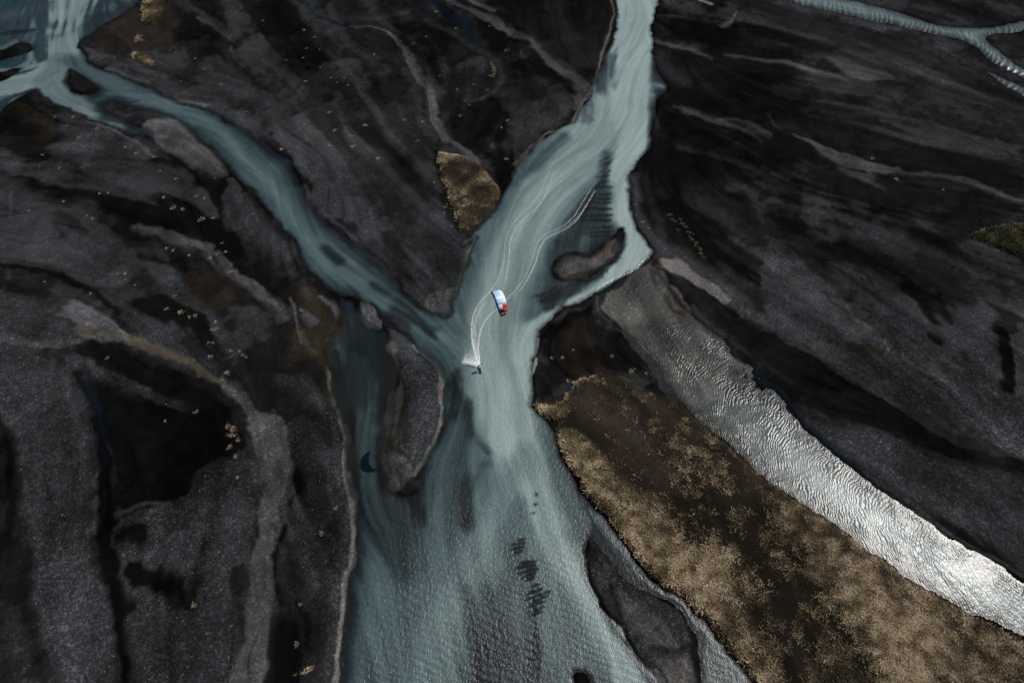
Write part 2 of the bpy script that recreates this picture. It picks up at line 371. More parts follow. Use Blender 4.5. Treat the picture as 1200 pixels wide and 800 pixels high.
FEATURES = [
 # ---- upper left
 ('p','B',[(102,50),(160,8),(215,0),(215,60),(150,62),(110,58)],0,8,.8),
 ('p','G',[(92,55),(105,58),(125,66),(150,68),(180,80),(215,98),(250,113),(280,128),(310,150),(330,180),(300,160),(250,132),(200,115),(155,95),(117,80)],0,5,.95),
 ('s','L',[(122,82),(148,90),(175,98)],5,3,.8),('s','L',[(203,117),(222,119),(240,124)],6,3,.8),
 ('p','K',[(200,20),(260,40),(300,90),(290,110),(240,85),(200,60)],0,14,.7),('s','G',[(215,0),(240,20),(275,45),(300,60)],9,6,.6),('s','L',[(232,22),(262,42),(290,62)],3,3,.45),
 ('s','G',[(245,80),(285,100),(310,125),(330,150)],20,8,.7),
 ('p','G',[(40,109),(75,128),(120,148),(160,163),(188,185),(215,215),(250,252),(205,228),(150,235),(100,198),(60,160)],0,5,.95),
 ('s','L',[(105,141),(140,155),(170,175),(200,198)],2.2,1.5,.8),
 ('p','K',[(-60,160),(15,125),(36,112),(58,145),(66,165),(40,200),(0,180),(-60,200)],0,6,.9),('s','Q',[(18,124),(32,128),(48,142),(60,155)],9,5,.8),
 ('p','L',[(160,143),(200,138),(225,158),(250,183),(264,202),(250,212),(215,190),(180,168)],0,7,.75),('s','S',[(180,143),(200,144),(213,155)],4,3,.4),
 ('p','K',[(170,180),(205,195),(240,225),(300,280),(310,300),(280,270),(225,235),(190,205)],0,5,.9),
 ('p','G',[(0,165),(40,200),(100,205),(170,222),(195,240),(150,238),(60,218),(0,200)],0,8,.85),
 ('p','G',[(158,214),(200,200),(228,225),(252,245),(258,258),(235,245),(200,227),(175,222)],0,5,.9),
 ('s','K',[(20,210),(60,222),(120,240),(180,251),(240,262),(285,290),(310,330)],[10,20,24,22,26,24,16],6,.95),
 ('p','G',[(0,218),(60,238),(120,260),(150,300),(155,335),(130,348),(80,322),(30,312),(-60,310),(-60,215)],0,8,.9),
 ('s','D',[(70,250),(88,268),(100,275)],8,5,.7),('s','L',[(13,225),(15,240),(13,255)],2,2,.6),
 ('s','L',[(163,265),(200,273),(240,290),(270,312),(300,338),(330,370)],[6,16,14,14,14,10],6,.75),
 ('p','G',[(165,300),(210,318),(205,345),(180,345),(165,330)],0,8,.8),
 ('p','B',[(218,316),(250,311),(272,325),(277,345),(262,368),(230,362),(208,342)],0,6,.95),('s','K',[(160,300),(190,310),(215,322)],9,4,.8),
 ('s','K',[(-60,312),(0,318),(40,317),(80,330),(110,345),(130,358),(150,378),(170,398)],[10,11,13,15,12,10,10,10],3,1.0),
 ('s','O',[(0,313),(35,312),(70,320)],2,1.5,.35),
 ('p','K',[(135,352),(180,345),(225,360),(262,395),(262,425),(200,395),(160,385)],0,8,.95),
 ('p','G',[(-60,340),(50,350),(85,378),(95,402),(0,408),(-60,405)],0,8,.85),
 ('p','L',[(68,358),(92,347),(128,361),(146,380),(158,402),(110,402),(88,384)],0,6,.8),
 ('s','L',[(-60,392),(0,395),(60,402),(90,403)],[9,9,9,4],4,.6),
 ('s','O',[(95,385),(135,392),(180,408),(228,428),(262,443)],[10,14,13,14,6],3,.75),('s','L',[(118,392),(150,398),(190,405),(215,415)],4,3,.5),('s','K',[(205,407),(235,425),(258,440)],4,2.5,.8),
 # ---- left
 ('p','K',[(110,400),(180,418),(240,440),(290,500),(290,532),(240,546),(236,580),(190,592),(136,600),(128,520),(110,440)],0,7,.95),
 ('s','G',[(62,412),(100,430),(140,445),(175,453)],[5,12,14,8],4,.9),('s','G',[(175,460),(205,472),(232,482)],5,3,.7),
 ('p','G',[(-60,412),(60,415),(92,440),(104,490),(110,560),(112,600),(125,690),(133,760),(136,880),(60,880),(52,700),(30,600),(5,500),(-60,470)],0,9,.82),
 ('s','K',[(92,435),(118,468),(127,520),(130,600),(133,660),(145,720),(148,800),(150,880)],[8,14,18,18,16,12,12,12],5,1.0),('s','N',[(108,450),(124,490),(127,540)],7,5,.7),
 ('s','K',[(2,480),(8,530),(18,570),(12,630),(0,660),(-20,720)],[8,12,14,16,14,10],5,1.0),('p','D',[(-60,500),(0,510),(10,560),(0,640),(-60,680)],0,6,.8),
 ('s','K',[(40,640),(34,700),(50,760),(55,830)],16,8,.75),('p','D',[(-60,700),(20,690),(50,760),(50,860),(-60,860)],0,8,.6),
 ('s','L',[(262,440),(285,462),(303,485)],[8,13,10],5,.75),('p','K',[(236,470),(262,460),(285,490),(288,520),(268,535),(245,505)],0,5,.8),
 ('p','G',[(136,600),(190,590),(240,578),(240,545),(292,530),(300,560),(290,640),(285,700),(270,800),(260,880),(160,880),(152,760),(150,690),(140,640)],0,7,.85),
 ('s','L',[(138,598),(170,588),(200,588)],5,4,.5),
 ('p','K',[(142,612),(172,610),(182,626),(172,634),(148,628)],0,4,.9),('p','K',[(146,652),(168,652),(195,668),(214,686),(224,706),(208,704),(182,686),(150,682)],0,3,1.0),('p','K',[(146,694),(166,698),(172,708),(160,720),(144,722)],0,4,.9),
 ('p','K',[(262,660),(288,650),(290,710),(272,712)],0,6,.7),('s','K',[(215,692),(222,708),(232,712)],5,2,.8),
 ('p','D',[(300,380),(345,400),(380,440),(395,500),(400,600),(392,720),(385,860),(310,860),(325,700),(340,560),(325,470)],0,10,.7),
 ('p','K',[(340,545),(352,560),(345,600),(330,640),(325,700),(320,690),(326,620),(336,580)],0,4,.95),('p','K',[(315,735),(345,730),(352,770),(345,820),(312,820)],0,5,.85),('s','K',[(352,700),(362,730),(358,760)],9,4,.8),
 ('s','G',[(350,505),(370,520),(395,560)],22,9,.8),('s','G',[(340,600),(360,640),(372,680)],14,8,.7),('s','G',[(330,440),(365,450),(395,510),(402,580),(402,640),(392,720),(385,800),(385,860)],[10,16,16,18,18,16,16,16],6,.75),
 ('p','A',[(290,482),(310,480),(327,485),(338,498),(340,540),(335,560),(325,592),(327,622),(320,650),(318,700),(315,740),(305,780),(298,830),(255,850),(268,800),(280,770),(289,720),(292,650),(300,600),(306,560),(303,530),(295,505)],0,5,.9),
 ('p','L',[(298,505),(312,500),(320,540),(312,590),(305,640),(300,600),(308,555)],0,5,.7),('s','S',[(336,500),(338,540),(328,585)],3,2,.4),('s','D',[(312,620),(310,680),(308,700)],1.5,1.5,.5),
 ('s','S',[(384,432),(391,470),(399,495),(405,520),(406,545),(409,572),(412,600),(411,640),(405,680),(400,720),(396,765),(395,800),(395,860)],[2,3,3.5,5,5,5,6,5,5.5,6,6,6,6],2,.85),
 ('s','Q',[(345,388),(375,413),(391,445),(398,475),(405,497),(413,525),(418,560)],[12,13,11,10,8,7,7],4,.85),('s','O',[(352,390),(372,412),(385,432)],5,4,.6),
 # ---- bar between the left branch and the main stream
 ('p','G',[(312,150),(350,130),(400,118),(470,120),(505,160),(515,195),(528,240),(540,285),(540,310),(532,365),(515,374),(485,351),(462,317),(430,295),(396,270),(370,245),(346,203)],0,7,.9),
 ('p','D',[(400,125),(450,120),(500,155),(512,190),(490,195),(450,170)],0,14,.6),
 ('p','D',[(445,268),(480,283),(494,318),(492,352),(468,318),(452,298)],0,8,.85),('s','D',[(462,195),(488,222),(508,248)],9,7,.7),
 ('s','L',[(352,221),(384,262),(432,297),(463,320)],6,5,.5),('p','L',[(488,350),(512,335),(532,338),(530,366),(516,372)],0,8,.6),
 ('s','L',[(557,279),(546,297),(540,320),(534,350)],[3,6,8,8],3,.6),('s','R',[(558,279),(549,293),(541,312),(536,337),(532,358)],2,1.2,.9),
 ('s','K',[(513,180),(512,200),(520,225),(530,252),(538,272)],8,3,.9),('s','N',[(527,248),(536,268)],5,3,.6),  # black band: shade of the grass wedge's left bank, painted into the ground colour
 ('p','G',[(268,205),(300,238),(325,268),(355,310),(352,330),(320,310),(280,270),(262,240)],0,8,.85),
 ('p','K',[(300,300),(325,315),(345,350),(340,380),(320,360)],0,8,.7),
 ('p','Q',[(343,345),(358,328),(378,352),(392,372),(388,405),(366,402),(352,380)],0,6,.85),('s','L',[(374,350),(386,358),(392,372)],6,3,.8),('s','L',[(388,392),(402,380)],7,3,.7),('s','L',[(339,352),(344,382),(356,402)],2.2,1.5,.6),('s','L',[(352,372),(364,382)],9,4,.5),
 ('p','L',[(420,350),(432,355),(447,372),(446,384),(430,380),(421,366)],0,3,.9),('p','G',[(450,380),(462,386),(480,402),(470,402)],0,3,.9),
 # ---- small island by the side channel
 ('p','G',[(459,400),(480,403),(505,427),(518,445),(521,470),(517,500),(502,535),(490,560),(470,580),(460,565),(455,530),(462,480),(465,440)],0,3,1.0),
 ('s','S',[(459,402),(463,440),(460,480),(458,520),(456,545),(461,572)],[2,5,7,6,6,6],2,.8),('s','S',[(481,404),(505,428),(516,447),(518,475),(514,510),(500,538),(489,560)],[3,3,4,3,3,5,6],2,.75),
 ('p','S',[(457,542),(474,535),(490,548),(491,566),(478,568),(466,576)],0,3,.75),('s','D',[(468,556),(478,545),(484,540)],2,1.5,.6),('p','D',[(464,574),(480,570),(492,574),(484,590),(468,592)],0,4,.8),
 ('p','Q',[(503,425),(520,440),(536,465),(530,484),(521,474),(518,448)],0,4,1.0),
 # ---- top middle
 ('p','K',[(290,0),(350,0),(410,60),(420,150),(380,180),(340,150),(330,90)],0,16,.6),('p','G',[(295,110),(330,120),(345,150),(325,150)],0,7,.7),('p','G',[(380,75),(415,70),(425,100),(412,125),(392,105)],0,9,.7),
 ('s','G',[(345,0),(365,25),(380,45)],10,6,.7),('s','N',[(330,-30),(350,0),(367,15),(382,27),(406,34)],[14,12,11,9,4],3,1.0),
 ('s','L',[(404,36),(435,35),(452,42),(470,57),(483,75),(495,100),(505,125),(513,150),(523,166)],[2,4,5,6,16,12,12,12,8],2,.85),('s','R',[(476,66),(486,85),(497,108)],3,2,.6),('s','O',[(508,132),(515,152),(524,167)],7,3,.6),
 ('s','L',[(530,166),(545,177),(558,192)],[3,8,9],3,.8),('s','G',[(405,30),(440,25),(470,15)],9,5,.7),
 ('s','N',[(470,-30),(495,0),(525,15),(545,27),(560,42),(567,60)],[20,17,13,12,10,6],3,1.0),
 ('s','G',[(500,25),(535,40),(555,60),(580,75)],9,5,.6),('s','K',[(455,15),(470,45),(500,70),(512,100)],14,6,.8),
 ('s','L',[(500,-20),(528,2),(552,12),(576,28),(602,47)],[12,9,7,9,9],3,.65),('s','S',[(540,-5),(560,6),(578,16)],4,2.5,.4),
 ('s','G',[(602,47),(618,48),(638,60),(655,80),(672,96),(685,104)],[7,10,12,12,14,16],4,.9),('s','L',[(618,50),(640,64),(657,84),(676,100)],[6,7,7,14],4,.6),('p','L',[(670,98),(692,101),(686,118),(674,136),(672,118)],0,4,.6),
 ('s','G',[(545,80),(575,72),(590,90),(580,112),(555,122)],6,4,.7),('s','D',[(540,85),(565,80),(578,92)],7,4,.7),('s','R',[(573,76),(580,86),(578,93)],3,1.5,.8),
 ('s','G',[(595,110),(610,130),(606,160)],12,7,.6),('p','D',[(620,20),(700,0),(714,40),(695,95),(670,70),(640,55)],0,10,.8),('p','G',[(604,165),(618,135),(648,97),(668,110),(672,135),(640,156),(612,178)],0,7,.75),
 ('s','R',[(714,-30),(716,0),(718,15),(716,36),(714,50),(706,64),(697,88),(690,105),(672,143),(655,150),(640,158),(617,177),(604,192)],[2.5,2.5,2,2.5,2.5,2,2,2.5,2.5,2,2.5,2,2],1.2,.85),
 # ---- right of the main stream
 ('p','K',[(770,0),(850,10),(900,60),(1000,110),(1060,160),(1200,200),(1200,270),(1000,250),(900,200),(800,240),(750,200),(770,120)],0,20,.8),
 ('p','D',[(880,0),(1000,30),(1130,60),(1260,150),(1260,190),(1120,110),(1000,60),(900,30)],0,12,.85),
 ('s','L',[(765,50),(800,56),(836,68)],[6,10,6],3,.7),('s','L',[(772,19),(810,22),(850,27)],2,1.5,.55),('s','S',[(846,31),(858,24),(863,15)],2,1.5,.6),('s','W',[(812,-3),(822,1),(832,5)],3,1.5,.8),
 ('s','G',[(768,70),(785,85),(800,95)],16,6,.5),
 ('s','L',[(855,66),(895,72),(930,78),(960,88),(992,95)],[6,8,11,8,3],3,.65),('p','L',[(962,70),(990,72),(1010,80),(1052,93),(1040,97),(1000,95),(985,85)],0,4,.65),('s','L',[(1040,72),(1085,93),(1125,108),(1158,118)],[6,14,14,4],4,.6),
 ('s','G',[(1010,134),(1045,140),(1082,145)],6,3,.8),('p','L',[(926,158),(945,166),(962,172),(985,175),(1010,182),(1060,200),(1030,203),(985,196),(950,180)],0,4,.7),('s','P',[(1040,145),(1080,158),(1112,168)],11,5,.8),('s','G',[(1120,162),(1160,172),(1210,188),(1260,205)],[5,12,14,14],5,.7),
 ('s','L',[(796,126),(830,136),(870,152),(892,165)],[6,12,10,4],3,.6),('s','L',[(845,140),(870,142),(902,160)],7,3,.5),('s','G',[(798,172),(840,183),(882,199)],4,3,.6),
 ('s','L',[(900,135),(905,148),(915,153)],3,2,.4),
 ('s','G',[(740,205),(746,245),(768,285),(810,318),(860,350),(910,380),(960,415)],[10,14,20,28,26,18,8],5,.9),('s','G',[(750,120),(768,130),(772,150)],6,4,.5),
 ('s','G',[(812,238),(850,262),(885,290),(930,330)],[8,12,10,14],6,.75),('s','L',[(860,280),(890,300),(905,318)],6,5,.4),
 ('s','L',[(985,198),(1020,210),(1045,228)],[16,14,6],4,.65),('s','L',[(1045,203),(1090,208),(1125,216),(1175,232),(1220,245)],[6,9,12,8,8],3,.65),('s','B',[(1050,212),(1090,218),(1125,224)],9,3,.8),
 ('p','G',[(895,275),(925,300),(955,325),(975,345),(975,315),(990,311),(1040,325),(1062,345),(1105,366),(1130,352),(1165,345),(1260,350),(1260,600),(1180,560),(1120,520),(1060,480),(1000,440),(950,405),(895,360)],0,6,.9),
 ('s','L',[(900,310),(960,360),(1000,390),(1040,405)],8,6,.5),('s','S',[(990,360),(1005,375),(1020,388)],4,4,.3),
 ('s','G',[(1050,272),(1090,295),(1120,310),(1165,332)],[4,11,11,6],4,.8),('s','K',[(1020,235),(1080,275),(1150,310),(1220,345)],[10,16,22,22],6,.7),
 ('s','K',[(1062,335),(1078,355),(1092,380)],11,3,.95),('s','K',[(1095,345),(1110,376)],8,3,.85),('s','B',[(975,325),(985,345),(990,352)],14,4,.9),('s','K',[(1170,385),(1178,420),(1178,455)],[14,17,12],2.5,1.0),('s','K',[(1085,395),(1096,402)],5,2,.9),('s','K',[(1012,364),(1020,368)],4,2,.8),
 ('p','K',[(1160,350),(1200,370),(1190,395),(1165,385)],0,6,.7),
 ('s','K',[(850,375),(900,410),(950,445),(1010,475),(1080,505),(1150,530),(1260,565)],[22,50,56,46,40,30,22],6,1.0),
 ('s','P',[(930,405),(980,425),(1030,455),(1080,490),(1140,520),(1210,540)],[5,8,12,14,12,6],6,.75),('s','Q',[(1000,405),(1022,412),(1040,416)],6,2.5,.9),('s','R',[(1035,402),(1043,412),(1040,417)],3,1.5,.7),
 ('s','P',[(1025,435),(1065,465),(1115,495)],4,3,.7),
 ('s','R',[(1058,418),(1075,432),(1098,442)],3,4,.55),('s','R',[(1102,420),(1125,434)],3.5,4,.5),('s','R',[(1148,452),(1165,462)],3,3,.4),
 ('p','G',[(945,495),(1000,505),(1080,522),(1150,545),(1260,590),(1260,700),(1180,655),(1120,625),(1060,585),(1000,548),(960,520)],0,9,.62),
 ('s','L',[(1072,600),(1100,617),(1128,640),(1160,655),(1200,678)],[3,4,5,4,4],2,.8),('s','N',[(905,458),(940,495),(990,545),(1030,574)],[10,8,7,5],3,.8),
 # ---- head of the glittering channel
 ('p','H',[(703,344),(730,332),(752,316),(766,304),(790,340),(830,385),(870,425),(840,480),(800,462),(767,422),(735,390),(712,368)],0,4,.9),
 ('p','S',[(765,297),(782,300),(806,315),(832,334),(860,353),(856,358),(835,346),(800,331),(775,320)],0,3,.75),('s','K',[(765,310),(790,330),(815,340)],6,3,.8),('s','D',[(762,318),(780,335),(800,360),(830,385)],8,4,.7),
 ('s','S',[(770,325),(783,345),(795,362)],2.5,2,.8),('s','S',[(828,395),(850,415),(870,432),(885,446)],[10,10,9,4],4,.6),('s','N',[(845,405),(875,432),(900,455)],[8,9,8],4,.8),('s','P',[(815,360),(835,385),(850,400)],8,4,.6),
 ('s','D',[(697,346),(703,365),(722,385),(740,400)],[4,7,6,5],3,.8),('s','L',[(699,346),(702,362),(716,378)],3,2,.6),
 # ---- island in the lower right and the sand around it
 ('p','K',[(632,392),(655,370),(692,348),(703,366),(737,402),(760,432),(722,448),(665,452),(640,472),(628,462)],0,5,.95),('p','B',[(645,395),(690,370),(720,405),(700,435),(660,430)],0,14,.7),
 ('s','G',[(732,392),(765,428),(795,463)],[10,20,12],4,.9),('s','P',[(700,436),(728,440),(732,455)],3,2,.6),
 ('s','W',[(630,396),(629,408)],1.6,1,.6),('s','W',[(627,420),(625,430),(625,437)],[3.5,4.5,3],1.2,.8),('s','W',[(622,468),(624,476)],2,1,.5),
 ('p','Q',[(625,475),(660,470),(690,445),(740,447),(800,468),(875,545),(985,625),(1085,692),(1200,752),(1300,860),(1000,880),(885,798),(800,702),(700,592),(650,505)],0,9,1.0),
 ('p','K',[(640,488),(690,492),(720,530),(745,555),(758,585),(735,580),(705,545),(680,522),(650,508)],0,7,.8),
 ('p','P',[(682,486),(705,487),(738,505),(762,535),(790,560),(803,580),(790,588),(755,575),(748,545),(720,515)],0,6,.85),('s','R',[(690,490),(715,502),(740,520)],6,5,.5),
 ('p','B',[(650,480),(700,455),(790,480),(850,540),(905,600),(935,680),(1000,780),(1030,860),(920,860),(890,760),(850,660),(800,600),(750,590),(700,530)],0,20,.9),
 ('p','T',[(648,507),(672,514),(692,530),(708,545),(722,562),(738,580),(748,592),(772,592),(788,612),(797,632),(812,652),(832,642),(850,660),(862,690),(850,720),(872,750),(892,775),(905,810),(890,815),(862,770),(840,741),(820,721),(790,697),(765,675),(740,645),(715,612),(697,592),(680,565),(662,535)],0,4,.9),('p','T',[(905,585),(955,605),(982,625),(1015,647),(1060,680),(1085,695),(1110,740),(1150,800),(1200,860),(1060,860),(1040,800),(1010,740),(970,700),(950,650),(915,610)],0,8,.85),
 ('p','K',[(775,600),(810,585),(860,600),(900,650),(960,720),(1000,800),(930,820),(880,720),(840,650),(800,640)],0,14,.65),('s','P',[(1075,692),(1095,712),(1120,745),(1140,780)],[6,9,8,6],4,.7),('s','K',[(1085,695),(1102,720),(1130,755),(1150,790)],[3,4,4,3],2,.8),
 # ---- bars in the stream
 ('p','P',[(726,272),(727,285),(720,300),(707,312),(692,322),(675,328),(655,326),(648,317),(652,306),(668,299),(687,302),(705,294),(717,280)],0,3,1.0),('s','L',[(656,316),(675,310),(688,310),(712,296)],[12,16,12,6],4,.8),('s','R',[(690,306),(708,296),(722,280)],[4,5,3],3,.6),('s','K',[(690,322),(710,313),(726,292)],3,2,.6),
 ('p','G',[(689,624),(717,655),(750,687),(790,712),(812,735),(800,765),(800,830),(772,792),(740,755),(707,715),(685,668)],0,3,1.0),('p','K',[(688,628),(706,650),(696,662),(686,655)],0,4,.7),('p','K',[(700,690),(715,690),(732,720),(728,738),(710,715)],0,6,.7),('s','S',[(722,696),(745,722),(770,745),(792,775),(808,820)],[6,22,30,28,24],12,.6),('s','S',[(693,630),(715,655)],2,1.5,.4),('s','K',[(690,626),(718,654),(752,688),(792,712)],2,1.2,.8),
 ('s','D',[(765,758),(790,762),(810,748)],[8,8,5],4,.8),('s','K',[(775,770),(795,785)],6,4,.7),
]
for f in FEATURES:
    f = list(f)
    if f[1] in 'LG' and f[0] == 's' and min(p[0] for p in f[2]) > 760 and len(f) > 5: f[4] *= 2.2; f[5] *= .85
    if f[1] == 'K' and f[0] == 'p' and max(p[0] for p in f[2]) < 300: f[4] = max(f[4], 6)
    paint(*f)
RIMS = [f for f in FEATURES if f[0] == 's' and f[1] in 'SRW']
# the under-water bed is black sand; the rim is wet
u = sst(.2, -1.0, D); keep = sst(-.5, .0, dW['river_channel'])
bed = np.array((.0085, .0088, .0092))
kk = (u*keep)[:,None]; col = col*(1-kk*.88) + bed*kk*.88; spk = spk*(1-.7*u*keep)
paint('p','Q',[(362,395),(402,362),(420,382),(436,388),(440,440),(430,490),(415,480),(395,450)],0,14,1.0)
paint('p','O',[(372,392),(395,385),(402,410),(395,440),(380,420)],0,12,.5)
wet = sst(.8, .1, D)*sst(-.3, .2, D)
col *= (1-.45*wet)[:,None]
for f in RIMS: paint(f[0], f[1], f[2], f[3], f[4]*1.5, f[5]*.7, 1.8, True)
# fine streaks everywhere
fil = np.exp(-(LC/.07)**2)*sst(.45, .6, fbm(X/17, Y/17, 1, 2)); fil2 = np.exp(-((LC-.7)/.09)**2)*sst(.42, .6, fbm(X/13, Y/13, 4, 2))
mw = fbm(X/13+2.2*v1*2, Y/13+2.2*v2*2, 3, 5); mar = np.exp(-((mw-.5)/.010)**2)*sst(.45, .62, fbm(X/31, Y/31, 0, 2))
mw2 = fbm(X/6.5+2.0*v2*2, Y/6.5+2.0*v1*2, 0, 5); mar = mar + .8*np.exp(-((mw2-.47)/.012)**2)*sst(.52, .66, fbm(X/19, Y/19, 3, 2)); thr = np.exp(-((mw2-.56)/.010)**2)*sst(.55, .68, fbm(X/21+5, Y/21, 4, 2))
lnd = sst(.5, 2, D)*sst(0, 1, GA)
col *= np.clip(1 + .05*LF + .045*LM + lnd*(-.45*fil + .38*fil2 - .42*mar + .55*thr + .22*fine), .3, 1.9)[:,None]
# soil under the grass
for k, d in dG.items():
    a = (sst(.6, -.6, d)*(.25 if k == 'B' else .8))[:,None]
    col = col*(1-a) + np.array(PAL['Q'])*a

# ------------------------------------------------------------------ ground object
def ground_material():
    t = NT('black_sand_and_gravel')
    p = t.pos(); c = t.attr('sand'); sp = t.attr('grit')
    b = t.n('ShaderNodeBsdfPrincipled', _Roughness=.8)
    b.inputs['Specular IOR Level'].default_value = 0.0
    v = t.voro(p, 5.2); vr = t.n('ShaderNodeSeparateColor'); t.l(v.outputs['Color'], vr.inputs[0])
    v2 = t.voro(p, 2.6); vr2 = t.n('ShaderNodeSeparateColor'); t.l(v2.outputs['Color'], vr2.inputs[0])
    stones = t.math('POWER', vr.outputs[0], 3.0); st2 = t.math('POWER', vr2.outputs[1], 9.0)
    n1 = t.noise(p, .55, 8, .68); n2 = t.noise(p, 3.2, 5, .7)
    s = t.math('ADD', t.math('MULTIPLY', stones, 1.7), t.math('MULTIPLY', st2, 1.6))
    s = t.math('ADD', s, t.mapr(n2, .25, .75, .18, .42))
    f = t.math('ADD', .30, t.math('MULTIPLY', t.math('MULTIPLY', s, sp.outputs['Fac']), .75))
    f = t.math('ADD', f, t.math('MULTIPLY', t.math('SUBTRACT', 1.0, sp.outputs['Fac']), .5))
    f = t.math('MULTIPLY', f, t.mapr(n1, .2, .8, .88, 1.13))
    cm = t.n('ShaderNodeVectorMath', operation='SCALE'); t.l(c.outputs['Color'], cm.inputs[0]); t.l(f, cm.inputs['Scale'])
    hue = t.mix(t.mapr(vr.outputs[1], 0, 1, 0, .5), (.96, 1, 1.03), (1.12, .97, .86))
    hm = t.mix(1.0, cm.outputs[0], hue, 'MULTIPLY')
    t.l(hm, b.inputs['Base Color'])
    h = t.math('ADD', t.math('MULTIPLY', n2, .5), t.math('MULTIPLY', stones, .35))
    h = t.math('ADD', t.math('MULTIPLY', h, t.math('ADD', .25, sp.outputs['Fac'])), t.math('MULTIPLY', n1, .8))
    t.l(t.bump(h, .32, .14), b.inputs['Normal'])
    t.l(t.attr('dry').outputs['Fac'], b.inputs['Roughness'])
    t.l(b.outputs[0], t.out.inputs[0]); return t.m
mat_ground = ground_material()
ZF = np.full(XF.shape, .3, np.float32); ZF[ci] = Z
far = np.clip((np.maximum(np.abs(XF)-240, 0) + np.maximum(np.abs(YF-140)-180, 0))/400, 0, 1)
ZF += far*0
CF = np.empty((len(XF), 3), np.float32)
fb = (fbm(XF/60, YF/30, 2, 4)[:,None]).astype(np.float32)
CF[:] = np.array(PAL['K'])*(1-fb) + np.array(PAL['G'])*fb; CF[ci] = col
spk_r = np.clip(spk*(.45+.55*sst(95, 45, Y)+.9*(fbm(X/15, Y/15, 2, 3)-.5)), 0, 1)     # coarse gravel near, finer sand far out
SF = np.full(XF.shape, .4, np.float32); SF[ci] = spk_r
DF = np.full(XF.shape, .85, np.float32); DF[ci] = np.clip(.62 + .3*spk - .15*wet, .3, .95)
ii = np.arange(NY*NX).reshape(NY, NX)
quads = np.stack([ii[:-1,:-1], ii[:-1,1:], ii[1:,1:], ii[1:,:-1]], -1).reshape(-1, 4)
me = new_mesh('ground', np.stack([XF, YF, ZF], 1), quads, mat_ground)
attr(me, 'sand', CF, 'FLOAT_COLOR'); attr(me, 'grit', SF); attr(me, 'dry', DF)
ground = tag(add_obj('ground', me), 'black volcanic sand and grey gravel plain of the river delta', 'ground', kind='structure')

# ------------------------------------------------------------------ water
# silt: how milky (opacity) and how pale the glacial water is
op = np.clip(.62*sst(0, 5.5, -D) + .05, 0, 1); pale = np.full(X.shape, .34, np.float32)
def silt(pts, w, o=None, p=None, soft=14, st=.0, amt=1.0):
    global op, pale
    ws = w if isinstance(w, (list, tuple)) else [w]*len(pts)
    P = chaikin(G(pts), False, 1); W = chaikin(np.array([[a*mpp(q[1])/2] for a, q in zip(ws, pts)]), False, 1)[:,0]
    s = soft*mpp(np.mean([q[1] for q in pts]))
    idx = near_idx(X, Y, P, W.max()+2*s+4)
    d, _, _, ww = dist_line(X[idx]+2.4*v1[idx], Y[idx]+2.4*v2[idx], P, W)
    a = amt*sst(s*.7, -s*.7, d-ww+st*s*(.5*LM[idx]+.5*LC[idx]))
    if o is not None: op[idx] = op[idx]*(1-a)+o*a
    if p is not None: pale[idx] = pale[idx]*(1-a)+p*a
# broad bodies
silt([(600,180),(590,350),(580,500),(580,640),(560,860)], [200,150,120,220,300], .6, .38, 30)
silt([(230,130),(310,210),(360,290),(430,350),(520,400)], [26,30,36,36,40], .62, .20, 16)
silt([(180,110),(260,155),(320,220),(370,300),(450,350),(540,410)], [12,14,16,18,20,30], .82, .36, 14, .4)
silt([(90,-60),(30,0),(0,60),(-60,120)], 190, .60, .03, 30, .9)
silt([(110,-80),(80,0),(72,40),(68,75),(30,95),(-60,112)], [40,38,32,26,16,16], .92, .74, 14, 1.4); silt([(66,70),(30,80),(-20,84)], [12,8,6], .85, .6, 6, .8); silt([(60,30),(20,50),(-30,66)], [8,6,6], .6, .35, 8, 1.0)
silt([(66,80),(58,100),(85,122),(110,136),(140,150)], [20,20,14,8,5], .85, .62, 8, .7)
silt([(85,70),(120,92),(170,112),(230,140)], [14,16,16,16], .75, .35, 12, .4)
silt([(0,20),(40,10)], 20, .5, .25, 14, 1.0); silt([(10,55),(50,45)], 10, .6, .4, 10, 1.0)
silt([(110,30),(150,5)], 14, .35, .12, 14, 1.0)
silt([(746,-120),(746,0),(742,50),(735,90),(738,130),(742,165),(728,200),(727,235),(735,265),(748,288)], [60,56,50,50,56,40,32,28,30,36], .97, .88, 8, .4)
silt([(748,292),(730,312),(700,332),(665,355),(630,385)], [34,30,24,22,26], .97, .88, 7, .3)
silt([(700,120),(690,160),(650,210),(615,270),(590,330),(575,390),(578,440),(588,500),(600,545)], [40,70,70,60,56,60,64,56,50], .92, .74, 18, .3)
silt([(620,390),(605,440),(605,500),(615,550)], [30,40,50,50], .96, .88, 18, .3)
silt([(615,540),(635,590),(660,650),(690,710),(720,760),(750,830)], [44,40,34,32,36,46], .90, .70, 12, .5)
silt([(600,550),(580,600),(555,660),(525,730),(500,860)], [40,30,40,60,70], .80, .52, 18, .6)
silt([(455,640),(450,720),(440,800),(440,880)], [20,40,50,60], .65, .34, 26, .4)
